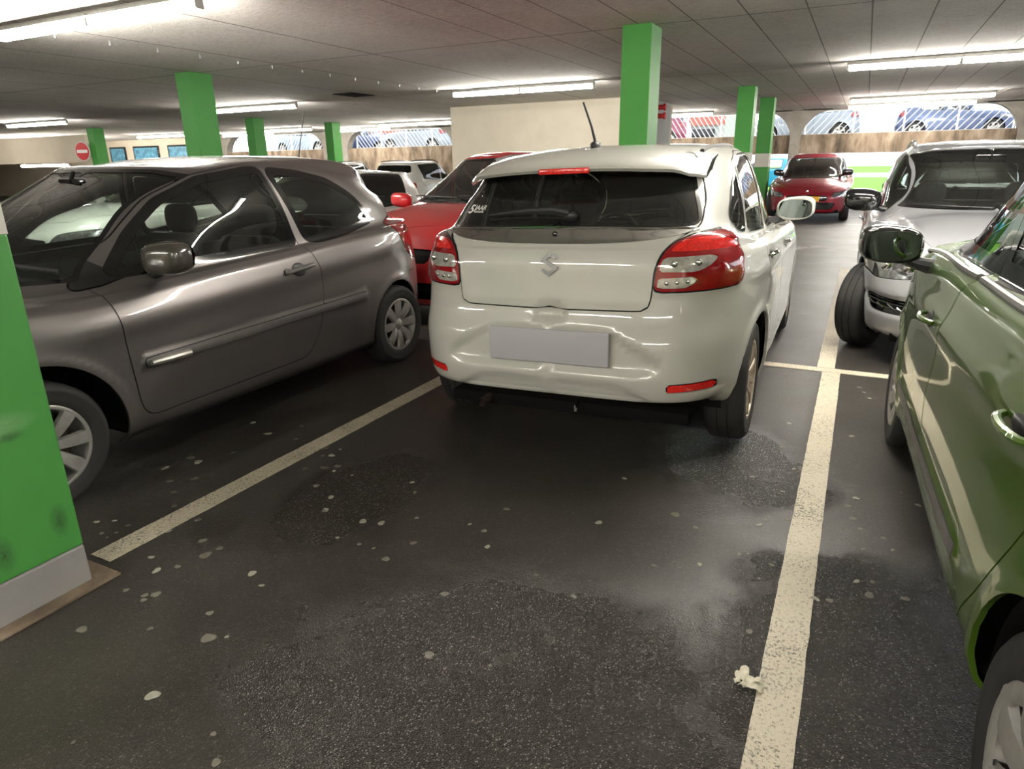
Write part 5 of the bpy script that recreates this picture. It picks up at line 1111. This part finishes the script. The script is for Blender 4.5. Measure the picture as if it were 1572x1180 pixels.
V, F = textmesh('502', .085, .001, True); r_ = MB(); r_.add(V, F, fr @ Matrix.Translation((.10, 0, .009))); V, F = textmesh('R', .085, .001, True); r_.add(V, F, fr @ Matrix.Translation((-.12, 0, .009))); r_.build('plate_lettering', MT['ink'], pl_, smooth=False)
b = MB(); a, n = bd.front_pt(0, .655); b.ell(tuple(a + n * .008), (.03, .008, .035), 2.2); b.build('emblem', MT['chrome'], car)
# white hatchback beyond the grey car
car, bd, parts, p = small_car('white_small_car', 'wht2', dict(roof=[(-.3, 1.44), (.1, 1.47), (.7, 1.49), (1.1, 1.46), (1.3, 1.43)]), nphi=100, hi=True, step=.04, glass='glass')
place(car, -6.15, 7.75, PI); tag(car, 'white hatchback facing the camera beyond the grey car, seen through its windows', 'car')
W0 = car; W0.scale = (1, 1, .93)
def again(src, x, y, yaw, label, z=0, scale=1.0, grp=None, kind='car'):
    c = copy_tree(src); c.location = (x, y, z); c.rotation_euler = (0, 0, yaw); c.scale = (scale,) * 3 if not isinstance(scale, tuple) else scale; c['label'] = label; return c
# tall white people carriers with dark rear glass
TALL = dict(hw=.88, yF=3.35, yR=-.80, wb=2.60, cowl=(2.05, 1.12), wstop=(1.20, 1.62), rgb=(-.72, 1.30), rgt=(-.62, 1.58), roof=[(-.6, 1.66), (0, 1.70), (.8, 1.71), (1.3, 1.67), (1.5, 1.63)], belt=[(-.6, 1.12), (.5, 1.09), (1.5, 1.05), (2.1, 1.01), (3, .92)],
    ztop=[(-.6, 1.56), (.2, 1.63), (1.0, 1.64), (1.3, 1.60), (1.7, 1.38), (2.0, 1.18)], nose=(3.15, .90), hwg=.80, hwr=.64)
T0, bdT, partsT, pT = small_car('white_van_car', 'wht2', TALL, glass='glass_black', rwglass='glass_black', mirrors=True)
for sg in (1, -1):
    b = MB(); b.tube([bdT.top_pt(sg * .58, y)[0] + Vector((0, 0, .05)) for y in np.linspace(-.4, 1.1, 10)], .016, 6); b.build('roof_rail', MT['plastic'], T0)
T0.location = (-13.0, 18.3, 0); T0.scale = (1, 1, .91); tag(T0, 'tall white people carrier with black rear glass, beside the stair wall', 'car')
again(T0, -15.75, 18.0, .0, 'tall white people carrier left of the one by the stair wall', scale=(1, 1, .91))
again(W0, -12.2, 11.9, PI / 2 + 1.3, 'white car in the aisle beyond the white hatchback') if False else None
# dark four wheel drive behind the silver car
T1, bd1, _, p1 = small_car('grey_tall_car', 'silver', dict(TALL, hwr=.62), glass='glass_black', rwglass='glass_black', wsglass='glass_black', mirmat='plastic')
T1.location = (1.42, 14.6, 0); T1.scale = (1, 1, .92); T1.rotation_euler = (0, 0, PI); tag(T1, 'tall silver car with black windows parked behind the silver car with roof rails', 'car')
# deck cars
B0, _, _, _ = small_car('blue_car', 'blue', mirrors=True); B0.location = (1.30, 27.6, 2.0); B0.rotation_euler = (0, 0, -PI / 2); B0.scale = (.86,) * 3; tag(B0, 'blue car on the raised deck seen through the right hand arch', 'car')
def recolour(src, name, paint, x, y, yaw, label, z=0, scale=1.0):
    c = again(src, x, y, yaw, label, z, scale); c.name = name; old = src_paint[src.name]
    for o in c.children:
        if o.type == 'MESH' and any(m == MT[old] for m in o.data.materials):
            o.data = o.data.copy()
            for i, m in enumerate(o.data.materials):
                if m == MT[old]: o.data.materials[i] = MT[paint]
        for q in o.children:
            if q.type == 'MESH' and any(m == MT[old] for m in q.data.materials):
                q.data = q.data.copy()
                for i, m in enumerate(q.data.materials):
                    if m == MT[old]: q.data.materials[i] = MT[paint]
    return c
src_paint = {B0.name: 'blue', T0.name: 'wht2', W0.name: 'wht2'}
D = 2.0
recolour(B0, 'pale_silver_car', 'ice', -.95, 27.6, PI / 2, 'pale silver car on the deck in the right hand arch, tail towards the blue car', D, .92)
recolour(B0, 'wine_car', 'wine', -7.4, 27.6 + 2.6, PI / 2, 'wine red car on the raised deck right of the stair wall', D, .92)
recolour(B0, 'pale_silver_car', 'ice', -17.8, 28.2, PI / 2, 'pale silver car on the raised deck in the arch left of the stair wall', D, .95)
recolour(B0, 'dark_deck_car', 'blue', -24.9, 30.4, -PI / 2, 'dark blue car on the raised deck next to the farther green pillar', D, .95)
recolour(B0, 'pale_deck_car', 'lblue', -26.8, 28.0, -PI / 2, 'pale blue car on the raised deck in the arch behind the middle pillar', D, .95)
recolour(B0, 'white_end_car', 'wht2', -32.6, 28.0, PI / 2, 'white car at the left end of the raised deck', D, .95)
recolour(B0, 'cyan_car', 'cyan', -3.4, 36.0, PI / 2, 'cyan car parked outside beyond the crimson car', 0, 1.0)
recolour(W0, 'pale_far_car', 'wht2', -8.6, 7.7, PI, 'white car two bays beyond the grey car, at the left', 0)
recolour(W0, 'dark_far_car', 'black_paint', -18.6, 18.0, 0, 'dark car beside the tall white people carriers', 0)
bpy.context.view_layer.update()
